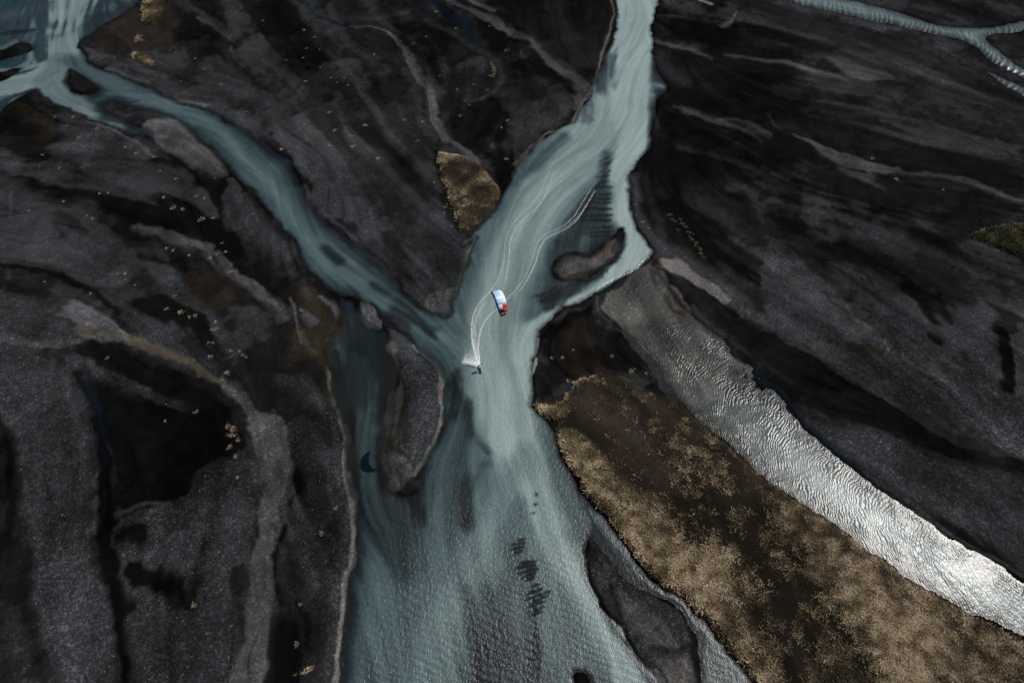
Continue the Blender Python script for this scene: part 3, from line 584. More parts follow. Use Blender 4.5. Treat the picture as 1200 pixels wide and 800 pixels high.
# thin, clear or shallow places where the black bed shows
silt([(715,66),(714,82),(716,100)], [8,14,8], .55, .40, 9, .6)
silt([(694,100),(688,122),(684,140)], [8,12,10], .65, .5, 6, 1.2); silt([(772,100),(785,104)], 8, .75, .6, 7, .6)
silt([(660,160),(630,190),(604,215)], [14,10,5], .6, .36, 8, .4)
silt([(440,330),(470,345),(505,385)], [8,10,14], .35, .15, 10, .6); silt([(385,290),(402,305)], 9, .3, .15, 9, .6); silt([(460,365),(475,378)], 10, .4, .2, 9, .8)
silt([(404,350),(412,385)], [20,34], .18, .22, 14, .5); silt([(420,410),(432,470),(432,550),(436,620)], [26,44,42,40], .48, .26, 22, .6)
silt([(392,420),(402,470),(410,520),(415,580)], [14,10,8,8], .12, .1, 6, .4); silt([(425,390),(445,430),(450,490)], [30,20,10], .16, .05, 12, .6); silt([(420,430),(424,470)], 14, .42, .12, 10, .5)
silt([(530,440),(536,470),(525,500),(508,545),(494,570),(480,610)], [4,14,20,16,20,34], .10, .2, 8, .5); silt([(545,478),(552,500),(570,530)], [16,14,8], .45, .18, 10, .5)
silt([(535,500),(520,550),(515,590)], [16,30,30], .55, .30, 12, .5); silt([(565,545),(550,580),(545,610)], [14,16,14], .42, .2, 12, .6)
silt([(440,600),(468,625),(478,660)], [36,44,30], .42, .22, 18, .7)
silt([(640,335),(652,290),(675,275),(700,262)], [12,16,12,6], .45, .2, 12, .6); silt([(640,352),(660,338),(690,326),(715,312)], [22,16,8,3], .25, .2, 8, .6)
silt([(600,650),(590,720),(600,800),(610,870)], [12,50,80,100], .27, .22, 44, .6)
silt([(640,690),(660,760),(670,800)], [24,30,20], .55, .4, 16, .5)
silt([(697,600),(730,642),(765,684),(800,712),(850,760)], [8,16,12,12,20], .5, .34, 8, .6); silt([(830,770),(850,800),(870,850)], [40,70,90], .35, .55, 14, .8)
silt([(684,640),(682,670),(700,715),(740,765),(770,805)], [3,4,5,5,5], .3, .3, 5, .3)
silt([(398,470),(409,520),(414,580),(416,640),(410,690),(404,780)], [10,9,9,9,9,9], .06, .2, 16, .4); silt([(462,420),(460,480),(452,530),(456,570)], [9,9,9,9], .08, .2, 12, .5)
# finger bars: black lobes with pale threads between
def fingers(pts, w, rot, fy, o, soft, seed, thread=.75, amt=1.0):
    global op
    ws = w if isinstance(w, (list, tuple)) else [w]*len(pts)
    P = chaikin(G(pts), False, 1); W = chaikin(np.array([[a*mpp(q[1])/2] for a, q in zip(ws, pts)]), False, 1)[:,0]
    s = soft*mpp(pts[0][1]); idx = near_idx(X, Y, P, W.max()+2*s+4)
    d, _, _, ww = dist_line(X[idx], Y[idx], P, W)
    c, n = math.cos(rot), math.sin(rot); xr = X[idx]*c+Y[idx]*n; yr = -X[idx]*n+Y[idx]*c + 1.6*v2[idx]*2
    comb = vnoise(xr/16+.4*v1[idx], yr*fy, seed)-.5                                     # long thin lobes across the bar
    a = sst(s*.5, -s*.5, d-ww+comb*s*2.6)
    th = np.exp(-((vnoise(xr/14+3, yr*fy*.8+5, seed+1)-.5)/.09)**2) + .6*np.exp(-((vnoise(xr/10+9, yr*fy*1.7, seed+2)-.5)/.08)**2)
    a = amt*a*(1-thread*np.clip(th, 0, 1))
    op[idx] = op[idx]*(1-a)+o*a
silt([(711,182),(708,210),(701,236),(688,258),(664,284)], [3,12,20,26,20], .30, .22, 12, .5)
cr = random.Random(8)
def lobe(x, y, l, drop, w, o=.04): silt([(x, y), (x-l*.35, y+drop*.2), (x-l*.7, y+drop*.6), (x-l, y+drop)], [w*.7, w, w*.6, w*.2], o, None, 3.2, .25)
for y in (184,190,199,205,212,218,226,231,236,245,250,256,263,269,274):       # comb of black sand fingers beside the right-hand branch
    lobe(717+cr.uniform(-3, 2)-max(0, 200-y)*.2, y+cr.uniform(-1, 1), cr.uniform(16, 30)*(.6 if y < 200 else 1)*(1.35 if y > 240 else 1), cr.uniform(1, 7), cr.uniform(2.2, 4.2))
for x, y, l, d, w in ((618,629,14,3,3),(617,634,18,4,3.5),(616,640,15,6,3.5),(614,645,13,4,3),(630,655,22,5,3.5),(629,660,26,5,4),(631,665,24,6,4.5),(628,670,20,6,4),(626,675,16,5,3),(632,683,13,3,3),(634,689,18,6,4),(641,694,22,9,3.5),(639,700,22,8,4),(637,706,20,6,3.5),(636,712,16,5,3),(634,717,13,3,2.5),(628,577,3,1,3),(627,589,4,1,4),(628,599,4,1,3.5)):
    lobe(x, y+cr.uniform(-.8, .8), l*cr.uniform(.9, 1.25), d, w*1.55, .03)
fingers([(716,56),(712,66)], 10, 1.3, 1.4, .25, 6, 2)
fingers([(95,118),(125,122),(150,128)], [6,14,20], .35, .9, .06, 8, 5); fingers([(10,40),(30,40)], 12, .2, .6, .1, 10, 2)
fingers([(690,105),(684,135)], 8, .9, 1.6, .35, 5, 3)
fingers([(640,345),(655,338)], 14, .5, 1.3, .12, 10, 2)
# other waters
B = dW['river_channel']; inB = B < .3
op = np.where(inB, .05 + .42*sst(-.5, -5, B), op); pale = np.where(inB, .9, pale)
glare_B = sst(68, 34, Y)                                # part of the white sun glare is put into the water colour, growing downstream
op = np.where(inB, op*(.03+1.25*glare_B), op)
Sx = dW['stream']; inS = Sx < .3
op = np.where(inS, .12+.5*sst(-.3, -3.5, Sx), op); pale = np.where(inS, .55, pale)
op = op*(1+.16*LM*(1-.7*pale)+.10*LC*(1-.6*pale)) + .02*LF; pale = np.maximum(pale + .024*LM + .026*LC + .04*LF, .5*pale)
op = np.clip(op*sst(.1, -1.1, D), 0, .97); pale = np.clip(pale, 0, 1)

def water_material():
    t = NT('glacial_water'); p = t.pos()
    o = t.attr('silt'); pl = t.attr('milk'); rp = t.attr('chop')
    c = t.n('ShaderNodeValToRGB'); t.l(pl.outputs['Fac'], c.inputs[0])
    e = c.color_ramp.elements; e[0].position = 0; e[0].color = (.010,.044,.060,1); e[1].position = 1; e[1].color = (.295,.372,.358,1)
    for q, k in ((.12,(.034,.047,.048,1)), (.24,(.054,.090,.097,1)), (.42,(.094,.146,.150,1)), (.7,(.178,.240,.234,1))):
        x = e.new(q); x.color = k
    m1 = t.mapping(p, (0,0,R(-28)), (1.0,.62,1)); m2 = t.mapping(p, (0,0,R(38)), (1.1,.7,1))
    a = t.noise(m1, 2.2, 3, .6, .2); b = t.noise(m2, 4.8, 3, .6, .1); big_ = t.noise(p, .35, 3, .6)
    h = t.math('ADD', t.math('MULTIPLY', a, .7), t.math('MULTIPLY', b, .42))
    h = t.math('MULTIPLY', h, t.math('ADD', .35, t.math('MULTIPLY', rp.outputs['Fac'], 1.3)))
    h = t.math('ADD', h, t.math('MULTIPLY', big_, .25))
    nrm = t.bump(h, .6, .17)
    dcol = t.mix(1.0, c.outputs[0], t.mix(t.mapr(b, .3, .7, 0, 1), (.80,.81,.82), (1.17,1.17,1.17)), 'MULTIPLY')
    d = t.n('ShaderNodeBsdfDiffuse'); t.l(dcol, d.inputs['Color']); t.l(nrm, d.inputs['Normal'])
    tr = t.n('ShaderNodeBsdfTransparent'); tr.inputs[0].default_value = (.80,.85,.85,1)
    body = t.n('ShaderNodeMixShader'); t.l(o.outputs['Fac'], body.inputs[0]); t.l(tr.outputs[0], body.inputs[1]); t.l(d.outputs[0], body.inputs[2])
    gl = t.n('ShaderNodeBsdfGlossy'); t.l(nrm, gl.inputs['Normal']); t.l(t.attr('sheen').outputs['Fac'], gl.inputs['Roughness'])
    fr = t.n('ShaderNodeFresnel', _IOR=1.42); t.l(nrm, fr.inputs['Normal'])
    fin = t.n('ShaderNodeMixShader'); t.l(fr.outputs[0], fin.inputs[0]); t.l(body.outputs[0], fin.inputs[1]); t.l(gl.outputs[0], fin.inputs[2])
    t.l(fin.outputs[0], t.out.inputs[0]); return t.m
mat_water = water_material()

# standing waves of the glittering channel and the upper-right stream (real relief)
ZW = np.zeros(X.shape, np.float32)
mid_B = chaikin(G([(735,345),(762,385),(795,420),(850,470),(900,512),(960,560),(1020,603),(1080,642),(1140,682),(1200,713),(1330,790)]), False, 2)
sh = lambda q: 1-np.abs(np.mod(q, 1)-.62)/np.where(np.mod(q, 1) > .62, .38, .62)
def channel_waves(x, y, b):
    dd, ss, tt, _ = dist_line(x, y, mid_B); tn = -tt/8.0
    f_ = 6.0*np.maximum(tn+.35, 0)**2
    wob = fbm(x/3.0, y/3.0, 2, 4)-.5; wob2 = fbm(x/1.1, y/1.1, 5, 3)-.5
    ph = (ss - f_ + 2.8*wob + .7*wob2)/.52; ph2 = (ss + 1.1*tt + 2.6*wob + .7*wob2)/.47
    edge = sst(.2, -.9, b)
    am = edge*(.25+1.3*sst(.3, .7, fbm(x/3.5, y/3.5, 1, 3)))*(1.25-.25*sst(25, 75, ss))
    am2 = edge*(.25+1.3*sst(.35, .7, fbm(x/2.5, y/2.5, 3, 3)))*(1.25-.25*sst(25, 75, ss))
    return am*.026*sh(ph) + am2*.016*sh(ph2) + .014*am2*(fbm(x/.4, y/.4, 4, 2)-.5) - .02
ib = np.nonzero(B < 1.0)[0]; ZW[ib] = channel_waves(X[ib], Y[ib], B[ib])
istr = np.nonzero(Sx < .6)[0]
mid_S = chaikin(G([(860,-34),(940,-4),(1000,9),(1060,24),(1120,41),(1160,62),(1200,85),(1330,178)]), False, 2)
dd, ss, tt, _ = dist_line(X[istr], Y[istr], mid_S)
ph = (ss + .35*np.abs(tt) + .5*tt + 4.5*(fbm(X[istr]/5, Y[istr]/5, 2, 4)-.5))/1.5
ZW[istr] = sst(.1, -1.2, Sx[istr])*.24*(.1+1.6*fbm(X[istr]/5, Y[istr]/5, 1, 3))*sh(ph) - .02
# ripples fanning in the lower main river and at the inlet bars
ir = np.nonzero(dW['river'] < 0)[0]
ph = (X[ir]*.35 + Y[ir]*.94 + 1.3*(fbm(X[ir]/4, Y[ir]/4, 3, 3)-.5))/.9
lowr = sst(44, 20, Y[ir])*sst(30, 5, np.abs(X[ir]+2-.1*Y[ir]))
rch = np.clip(.45 + .6*(fbm(X[ir]/14, Y[ir]/14, 4, 3)-.5) + .9*lowr, 0, 1.4)
ZW[ir] += (.020+.026*lowr)*sh(ph)*(.3+1.2*fbm(X[ir]/3, Y[ir]/3, 5, 2))*sst(0, -2, dW['river'][ir])
chop = np.full(X.shape, .5, np.float32); chop[ir] = rch; chop *= .25+.75*sst(.05, .35, op); chop[ib] = .10; chop[istr] = .2
sheen = np.full(X.shape, .29, np.float32); sheen[ib] = .28; sheen[istr] = .26

full2core = np.full(len(XF), -1, np.int64); full2core[ci] = np.arange(len(ci))
def make_water(name, key, label):
    dk = dW[key]; use = np.zeros(len(XF), bool)
    mine = (dk < .9) & (dk <= np.minimum.reduce([dW[k] for k in dW if k != key]))
    use[ci[mine]] = True
    q = quads[use[quads].all(1)]
    vid = np.unique(q); remap = np.full(len(XF), -1, np.int64); remap[vid] = np.arange(len(vid))
    k = full2core[vid]
    if key == 'river_channel':                     # the rippled channel gets a sheet twice as fine
        q = remap[q]; A = np.stack([XF[vid], YF[vid], dk[k], op[k], pale[k], chop[k], sheen[k]], 1)
        for _ in range(1):
            n0 = len(A); e = np.sort(np.stack([q, np.roll(q, -1, 1)], -1).reshape(-1, 2), 1)
            ue, inv = np.unique(e, axis=0, return_inverse=True); inv = inv.reshape(-1, 4)
            A = np.vstack([A, (A[ue[:,0]]+A[ue[:,1]])/2, A[q].mean(1)])
            ei = n0+inv; fi = n0+len(ue)+np.arange(len(q))
            q = np.concatenate([np.stack([q[:,i], ei[:,i], fi, ei[:,i-1]], 1) for i in range(4)])
        me = new_mesh(name, np.stack([A[:,0], A[:,1], channel_waves(A[:,0].astype(np.float32), A[:,1].astype(np.float32), A[:,2])], 1), q, mat_water)
        for nm, c_ in (('silt', 3), ('milk', 4), ('chop', 5), ('sheen', 6)): attr(me, nm, A[:,c_])
        return tag(add_obj(name, me), label, 'water', kind='structure')
    me = new_mesh(name, np.stack([XF[vid], YF[vid], ZW[k]+0.0], 1), remap[q], mat_water)
    attr(me, 'silt', op[k]); attr(me, 'milk', pale[k]); attr(me, 'chop', chop[k]); attr(me, 'sheen', sheen[k])
    return tag(add_obj(name, me), label, 'water', kind='structure')
make_water('river', 'river', 'milky teal glacial river braiding between the black sand bars')
make_water('river_channel', 'river_channel', 'glittering silver rippled channel beside the long grassy island')
make_water('stream', 'stream', 'narrow rippled stream forking across the far corner of the plain')

def ground_z(x, y):
    """height of the sheet at a place"""
    x = np.asarray(x, float); y = np.asarray(y, float)
    j = np.clip(np.searchsorted(Yall, y)-1, 0, NY-2); fy_ = (y-Yall[j])/(Yall[j+1]-Yall[j])
    def row(jj):
        uu = x/hall[jj]; i = np.clip(np.searchsorted(U, uu)-1, 0, NX-2); a = (uu-U[i])/(U[i+1]-U[i])
        return ZF[jj*NX+i]*(1-a)+ZF[jj*NX+i+1]*a
    return row(j)*(1-fy_)+row(j+1)*fy_
# ------------------------------------------------------------------ grass
def grass_material(name, cols):
    t = NT(name); b = t.n('ShaderNodeBsdfPrincipled', _Roughness=.85); b.inputs['Specular IOR Level'].default_value = .1
    a = t.attr('hue'); r = t.n('ShaderNodeValToRGB'); t.l(a.outputs['Fac'], r.inputs[0])
    e = r.color_ramp.elements; e[0].position = 0; e[0].color = (*cols[0], 1); e[1].position = 1; e[1].color = (*cols[-1], 1)
    for i, c in enumerate(cols[1:-1]): e.new((i+1)/(len(cols)-1)).color = (*c, 1)
    t.l(r.outputs[0], b.inputs['Base Color']); t.l(b.outputs[0], t.out.inputs[0]); return t.m
mat_grass = grass_material('dry_grass_blades', [(.024,.020,.012), (.060,.047,.027), (.16,.117,.068), (.34,.255,.155), (.57,.455,.31)])
mat_green = grass_material('green_grass_blades', [(.014,.020,.008), (.030,.036,.012), (.060,.058,.024), (.17,.14,.08), (.36,.30,.20)])
def blades(cx, cy, cz, hue, n, size, spread, rs):
    """n bent blades (one pointed face each) round every centre"""
    m = len(cx); k = m*n
    bx = np.repeat(cx, n); by = np.repeat(cy, n); bz = np.repeat(cz, n); sz = np.repeat(size, n)*rs.uniform(.6, 1.25, k)
    az = rs.uniform(0, 2*np.pi, k); r = spread*sz*np.sqrt(rs.random(k))
    bx = bx + r*np.cos(az); by = by + r*np.sin(az)
    az2 = az + rs.normal(0, .6, k); lean = rs.uniform(.35, 1.25, k)
    w = sz*rs.uniform(.06, .13, k); nx, ny = -np.sin(az2), np.cos(az2)
    tx = bx + np.cos(az2)*sz*lean; ty = by + np.sin(az2)*sz*lean; tz = bz + sz*(1.0-.62*lean)
    V = np.empty((k, 3, 3), np.float32)
    V[:,0] = np.stack([bx-nx*w, by-ny*w, bz-.05], 1); V[:,1] = np.stack([bx+nx*w, by+ny*w, bz-.05], 1); V[:,2] = np.stack([tx, ty, tz], 1)
    H = np.clip(np.repeat(hue, n)+rs.normal(0, .10, k), 0, 1)
    return V.reshape(-1, 3), np.arange(3*k).reshape(-1, 3), np.repeat(H, 3)
def in_any(x, y, polys, soft=2.0):
    d = np.full(x.shape, 50., np.float32)
    for P in polys: d = np.minimum(d, sdf_poly(x.astype(np.float32), y.astype(np.float32), chaikin(G(P), True, 1)))
    return sst(soft, -soft, d)
DENSE_B = [
 [(648,507),(672,514),(692,530),(708,545),(722,562),(738,580),(748,592),(772,592),(788,612),(797,632),(812,652),(832,642),(850,660),(862,690),(850,720),(872,750),(892,775),(905,810),(890,815),(862,770),(840,741),(820,721),(790,697),(765,675),(740,645),(715,612),(697,592),(680,565),(662,535)],
 [(905,585),(955,605),(982,625),(1015,647),(1060,680),(1085,695),(1110,740),(1150,800),(1200,860),(1060,860),(1040,800),(1010,740),(970,700),(950,650),(915,610)],
 [(623,473),(640,474),(655,480),(652,486),(635,485)], [(1100,705),(1130,722),(1170,745),(1230,790),(1200,800),(1150,775),(1120,740)]]
MID_B = [[(668,450),(712,452),(760,464),(797,468),(835,510),(875,545),(915,590),(880,600),(850,570),(800,540),(770,510),(720,480)], [(780,540),(860,560),(930,620),(960,690),(900,640),(840,600)],
 [(860,660),(900,640),(960,690),(1010,760),(1040,860),(940,860),(900,780),(870,720)]]
BARE_B = [[(682,486),(705,487),(738,505),(762,535),(790,560),(803,580),(790,588),(755,575),(748,545),(720,515)], [(640,490),(690,495),(720,530),(745,560),(756,585),(735,578),(705,545),(680,522),(652,508)], [(765,600),(800,600),(830,640),(812,648),(795,625)]]
def grass_patch(name, key, n, size, mat, label, dens, huef, seed):
    rs = np.random.default_rng(seed); P = G(GRASS[key]); lo, hi = P.min(0), P.max(0)
    x = rs.uniform(lo[0], hi[0], n); y = rs.uniform(lo[1], hi[1], n)
    jw1 = 1.5*(fbm(x/5, y/5, 1, 4)-.5); jw2 = 1.5*(fbm(x/5+40, y/5+9, 2, 4)-.5)
    d = sdf_poly((x+jw1).astype(np.float32), (y+jw2).astype(np.float32), chaikin(P, True, 1))
    keep = (d < -.1) & (y > -3) & (x < 150); x, y, d = x[keep], y[keep], d[keep]
    de = dens(x, y, d); keep = rs.random(len(x)) < de; x, y, d, de = x[keep], y[keep], d[keep], de[keep]
    z = ground_z(x, y); hue = huef(x, y, d, de)
    s = size*rs.uniform(.6, 1.3, len(x))
    V, F, H = blades(x, y, z, hue, 6, s, .55, rs)
    me = new_mesh(name, V, F, mat, smooth=False); attr(me, 'hue', H)
    return tag(add_obj(name, me), label, 'grass', kind='stuff')
def dens_B(x, y, d):
    hi = in_any(x, y, DENSE_B, 3.2); md = in_any(x, y, MID_B, 5.0); ba = in_any(x, y, BARE_B, 2.0)
    cl = fbm(x/1.7, y/1.7, 2, 3); c2 = fbm(x/7, y/7, 4, 3)
    e = .12*sst(.46, .68, cl) + .30*md*sst(.36, .72, cl*.6+c2*.4) + .85*hi*(.45+.55*sst(.25, .6, cl*.5+c2*.5))
    return np.clip(e, 0, 1)*(1-.93*ba)
def hue_B(x, y, d, de):
    hi = in_any(x, y, DENSE_B, 4.0)
    return np.clip(.38 + .30*hi + 1.7*(fbm(x/1.0, y/1.0, 3, 4, .7)-.5) + .6*(fbm(x/8, y/8, 1, 3)-.5) + .15*sst(-1.5, -.3, d), 0, 1)
grass_patch('dry_grass', 'B', 260000, .40, mat_grass, 'golden brown dry grass on the long island beside the glittering channel', dens_B, hue_B, 11)
grass_patch('dry_grass', 'A', 11000, .30, mat_grass, 'patch of tan dry grass on the wedge of land at the river bend',
    lambda x, y, d: np.clip(.25+1.2*sst(.36, .58, fbm(x/2, y/2, 2, 3)*.5+fbm(x/5, y/5, 4, 3)*.5), 0, 1)*sst(185, 168, y+.0*x), lambda x, y, d, e: np.clip(.50+1.8*(fbm(x/2.4, y/2.4, 3, 4)-.5)+.15*sst(-2, -.3, d), 0, 1), 12)
grass_patch('green_grass', 'C', 15000, .48, mat_green, 'dark green and tan grass patch at the far side of the sand plain',
    lambda x, y, d: .35+.6*fbm(x/3, y/3, 2, 3), lambda x, y, d, e: np.clip(.25+1.9*(fbm(x/1.6, y/1.6, 3, 4)-.5)-.25*sst(170, 178, y), 0, 1), 13)
for k, lab, n in (('D', 'tan grass patch above the two smaller ones near the milky confluence', 5000), ('E', 'smallest triangular grass tuft between the two patches near the confluence', 500), ('F', 'slanting tan grass patch on dark sand right of the confluence', 1500)):
    grass_patch('dry_grass', k, n, .5, mat_grass, lab, lambda x, y, d: .3+.7*fbm(x/2, y/2, 2, 3), lambda x, y, d, e: np.clip(.5+1.2*(fbm(x/2.4, y/2.4, 3, 4)-.5), 0, 1), 14)

# ------------------------------------------------------------------ loose stones (uncountable)
def stones(n, seed):
    rs = np.random.default_rng(seed)
    c = rs.choice(len(X), n*4, p=None); ok = (spk[c] > .55) & (D[c] > .2) & (GA[c] > .5) & (np.abs(X[c]) < 150) & (Y[c] > 0) & (Y[c] < 85) & (rs.random(len(c)) < spk[c]**2)
    c = c[ok][:n]; m = len(c)
    x = X[c]+rs.uniform(-.3, .3, m); y = Y[c]+rs.uniform(-.3, .3, m); z = ground_z(x, y)
    s = rs.lognormal(math.log(.075), .38, m)
    B_ = np.array([(1,0,0),(0,1,0),(-1,0,0),(0,-1,0),(0,0,.75)], float)
    a = rs.uniform(0, 6.28, m); V = np.empty((m, 5, 3), np.float32)
    for i, b in enumerate(B_):
        q = rs.uniform(.7, 1.3, (m, 1))*b[None]; V[:,i,0] = x+s*(q[:,0]*np.cos(a)-q[:,1]*np.sin(a)*.7); V[:,i,1] = y+s*(q[:,0]*np.sin(a)+q[:,1]*np.cos(a)*.7); V[:,i,2] = z+s*q[:,2]-.02
    F = np.array([(0,1,4),(1,2,4),(2,3,4),(3,0,4)])[None]+5*np.arange(m)[:,None,None]
    me = new_mesh('loose_stones', V.reshape(-1,3), F.reshape(-1,3), None, smooth=False)
    attr(me, 'tone', np.repeat(rs.random(m)**2.2, 5))
    t = NT('basalt_stones'); b = t.n('ShaderNodeBsdfPrincipled', _Roughness=.75); b.inputs['Specular IOR Level'].default_value = .2
    t.l(t.mix(t.attr('tone').outputs['Fac'], (.030,.030,.033), (.15,.145,.14)), b.inputs['Base Color']); t.l(b.outputs[0], t.out.inputs[0]); me.materials.append(t.m)
    return tag(add_obj('loose_stones', me), 'small grey basalt stones strewn over the gravel bars', 'stones', kind='stuff')
stones(42000, 21)

# ------------------------------------------------------------------ single grass tussocks on the sand
mat_tus = grass_material('tussock_blades', [(.06,.048,.026), (.16,.125,.07), (.34,.27,.165), (.55,.46,.32)])
mat_tusd = grass_material('dark_tussock_blades', [(.03,.025,.012), (.06,.046,.022), (.12,.09,.045), (.24,.18,.10)])
def tussock_mesh(seed, mat):
    rs = np.random.default_rng(seed); m = 5+seed % 4
    cx = rs.normal(0, .28, m); cy = rs.normal(0, .22, m); cx[0] = cy[0] = 0
    V, F, H = blades(cx, cy, np.zeros(m), rs.uniform(.35, .95, m), 11, rs.uniform(.28, .5, m), .5, rs)
    me = new_mesh('grass_tussock', V, F, mat, smooth=False); attr(me, 'hue', H); return me
TM = [tussock_mesh(100+i, mat_tus) for i in range(5)] + [tussock_mesh(110+i, mat_tusd) for i in range(3)]
TUS = [
 ('golden grass tussock on the gravel tongue left of the narrow teal branch', 'tussocks on the far left gravel tongue', [(114,150,1.3),(79,147,1.2),(85,137,.8),(50,181,.9),(69,197,.9),(64,137,1),(147,172,.8),(159,179,.8),(180,184,.8),(46,194,.7),(92,160,.9),(140,168,.6),(152,182,.6)]),
 ('golden grass tussock on dark sand above the narrow teal branch', 'tussocks above the teal branch', [(260,100,1.3),(266,125,1),(212,95,.8),(134,68,1),(289,131,.9),(308,25,.7),(200,60,.7),(230,70,.7),(240,82,.6),(276,99,.6),(297,105,.6)]),
 ('small tan grass tussock on the dark bars right of the teal branch', 'tussocks on the upper middle bars', [(357,37,1.2),(356,69,1.0),(336,72,1.3),(359,96,1),(370,45,.8),(439,65,1),(386,131,1.1),(392,152,1),(386,171,1.3),(357,145,1.1),(361,165,1.4),(330,175,1.5),(331,167,1),(411,159,1.3),(414,172,1.3),(429,147,1.4),(474,142,1.3),(483,151,1),(489,166,1.2),(487,159,.9),(495,144,1),(444,186,1.3),(391,80,.7),(400,85,.7),(404,92,.8),(395,97,.7),(408,100,.7),(388,92,.6),(376,81,.6),(412,88,.6),(360,58,.8),(375,60,.8),(430,120,.6)]),
 ('tan grass tussock on the swirled sand beside the top of the main river', 'tussocks on the swirled bars', [(550,125,1.5),(540,137,1.4),(577,172,1.6),(595,142,1.2),(594,186,1.2),(594,60,1.4),(535,35,1.3),(536,106,1.2),(516,90,1.1),(571,107,1),(579,85,1.4),(575,90,1),(512,15,1.2),(500,45,1),(485,52,1),(456,41,1),(545,120,1),(588,150,.8),(555,100,.8),(574,32,.9),(470,50,.8)]),
 ('golden grass tussock on the grey bars in the left of the plain', 'tussocks on the left bars', [(75,237,1.2),(109,257,1.2),(35,247,1.1),(117,228,1.1),(128,227,.9),(192,232,1.2),(206,209,1.4),(230,229,1.2),(239,232,1),(237,257,2.2),(250,255,1.2),(204,244,1.5),(214,246,1.3),(196,291,1.4),(204,293,1.3),(222,299,1),(226,287,.8),(246,303,1.3),(254,298,1),(265,295,1.1),(260,284,1),(269,319,1),(139,321,1.3),(147,321,1.2),(159,334,1),(205,347,1.2),(196,362,1.4),(212,366,1.8),(230,370,1.4),(223,372,1),(254,378,1.3),(250,387,1.5),(254,386,1.3),(107,344,1),(53,331,1),(103,253,.9),(147,327,.6),(252,208,.6),(188,200,.8)]),
 ('golden grass tussock on the black sand below the olive silt streak', 'tussocks below the olive silt streak', [(250,403,1.2),(271,412,1.1),(281,412,1.3),(285,417,1.3),(289,419,.9),(247,419,1.4),(267,437,1.4),(126,419,.9),(230,482,1.1),(194,493,.9),(267,499,1.3),(274,502,2.0),(271,510,1.5),(280,515,1.4),(270,524,1.5),(276,535,1.1),(279,560,1),(245,402,.8)]),
 ('small golden grass tussock on the gravel left of the bottom river reach', 'tussocks in the lower left', [(394,595,1.1),(377,624,1.1),(352,707,.8)]),
 ('tan grass tussock on the rim below the wedge of dry grass', 'tussocks by the dry grass wedge', [(522,242,1.2),(521,249,1.0),(509,215,1.0),(530,265,.8),(524,239,.7)]),
 ('small brown grass tussock on the gravel bank right of the forked river', 'tussocks on the bank right of the fork', [(746,239,.9),(753,260,1.1),(760,267,.9),(746,252,.8),(786,252,1.4),(792,260,1.5),(798,257,1.2),(804,266,1.4),(807,272,1.5),(812,281,1.4),(817,285,1.4),(821,292,1.4),(826,302,1.1),(815,288,1),(794,269,1),(800,262,1.2),(809,277,1.1),(788,257,1),(813,274,.8),(822,297,1)]),
 ('lone tan grass tussock on the far dark plain to the right', 'tussocks on the far right plain', [(1022,186,1.2),(1051,210,1.3),(1105,223,.9)]),
 ('pale grass tussock on the black sand behind the long grassy island', 'tussocks behind the grassy island', [(647,419,1),(660,419,1.4),(672,410,1),(666,446,1.3),(739,435,1.1),(744,432,1),(757,437,1),(717,417,.8),(688,447,1.2),(693,444,1.1),(708,452,1.2),(674,453,1.1),(683,450,.9)]),
]
rt = random.Random(3)
def place_tussock(px, py, s, lab, grp=None):
    x, y = g(px, py, .3); z = float(ground_z(x, y)); dark = py < 200 and rt.random() < .55 or (780 < px < 830)
    o = add_obj('grass_tussock', TM[5+rt.randrange(3)] if dark else TM[rt.randrange(5)], loc=(x, y, z))
    k = s*.55*(1.25 if py < 200 else 1.0)
    o.scale = (k*rt.uniform(.8, 1.25), k*rt.uniform(.8, 1.2), k); o.rotation_euler = (0, 0, rt.uniform(0, 6.28))
    tag(o, lab, 'grass tussock', grp); return o
ORD = ['leftmost','second','third','fourth','fifth','sixth','seventh','eighth','ninth','tenth','eleventh','twelfth','thirteenth','fourteenth','fifteenth','sixteenth','seventeenth','eighteenth','nineteenth','twentieth']
SPLIT = {  # the large stands, told apart by what they stand beside
 'tussocks on the left bars': [(lambda x, y: y < 262 and x < 150, 'golden tussocks on the upper left grey bars'), (lambda x, y: y < 262, 'golden tussocks at the tip of the gravel tongue'), (lambda x, y: x > 185 and y < 325, 'golden tussocks along the pale gravel ridge'), (lambda x, y: x > 185, 'golden tussocks below the round brown hollow'), (lambda x, y: True, 'golden tussocks near the black left gully')],
 'tussocks on the upper middle bars': [(lambda x, y: x < 365 and y < 110, 'tan tussocks on the dark top bars'), (lambda x, y: x < 365, 'tan tussocks on the bank above the teal branch'), (lambda x, y: x < 416 and y < 125, 'tiny tan tussocks on the light gravel spot'), (lambda x, y: x < 450, 'tan tussocks on the middle of the wide bar'), (lambda x, y: True, 'tan tussocks below the pale silt trickle')],
 'tussocks on the swirled bars': [(lambda x, y: y < 65, 'tan tussocks near the dark blue rivulet'), (lambda x, y: y < 130, 'tan tussocks on the swirled sand'), (lambda x, y: True, 'tan tussocks above the dry grass wedge')],
 'tussocks below the olive silt streak': [(lambda x, y: y < 445, 'golden tussocks round the olive silt streak'), (lambda x, y: True, 'golden tussocks left of the pale silt road')],
 'tussocks on the bank right of the fork': [(lambda x, y: x < 770, 'small tussocks on the gravel bank right of the fork'), (lambda x, y: True, 'brown tussocks in the slanting row right of the fork')],
}
NAMES = {'tussocks on the far left gravel tongue': 'golden tussocks on the far left gravel tongue', 'tussocks above the teal branch': 'golden tussocks on dark sand above the teal branch', 'tussocks in the lower left': 'golden tussocks left of the bottom river reach',
 'tussocks by the dry grass wedge': 'tan tussocks on the rim of the grass wedge', 'tussocks on the far right plain': 'lone tan tussocks on the far right plain', 'tussocks behind the grassy island': 'pale tussocks on black sand behind the grassy island'}
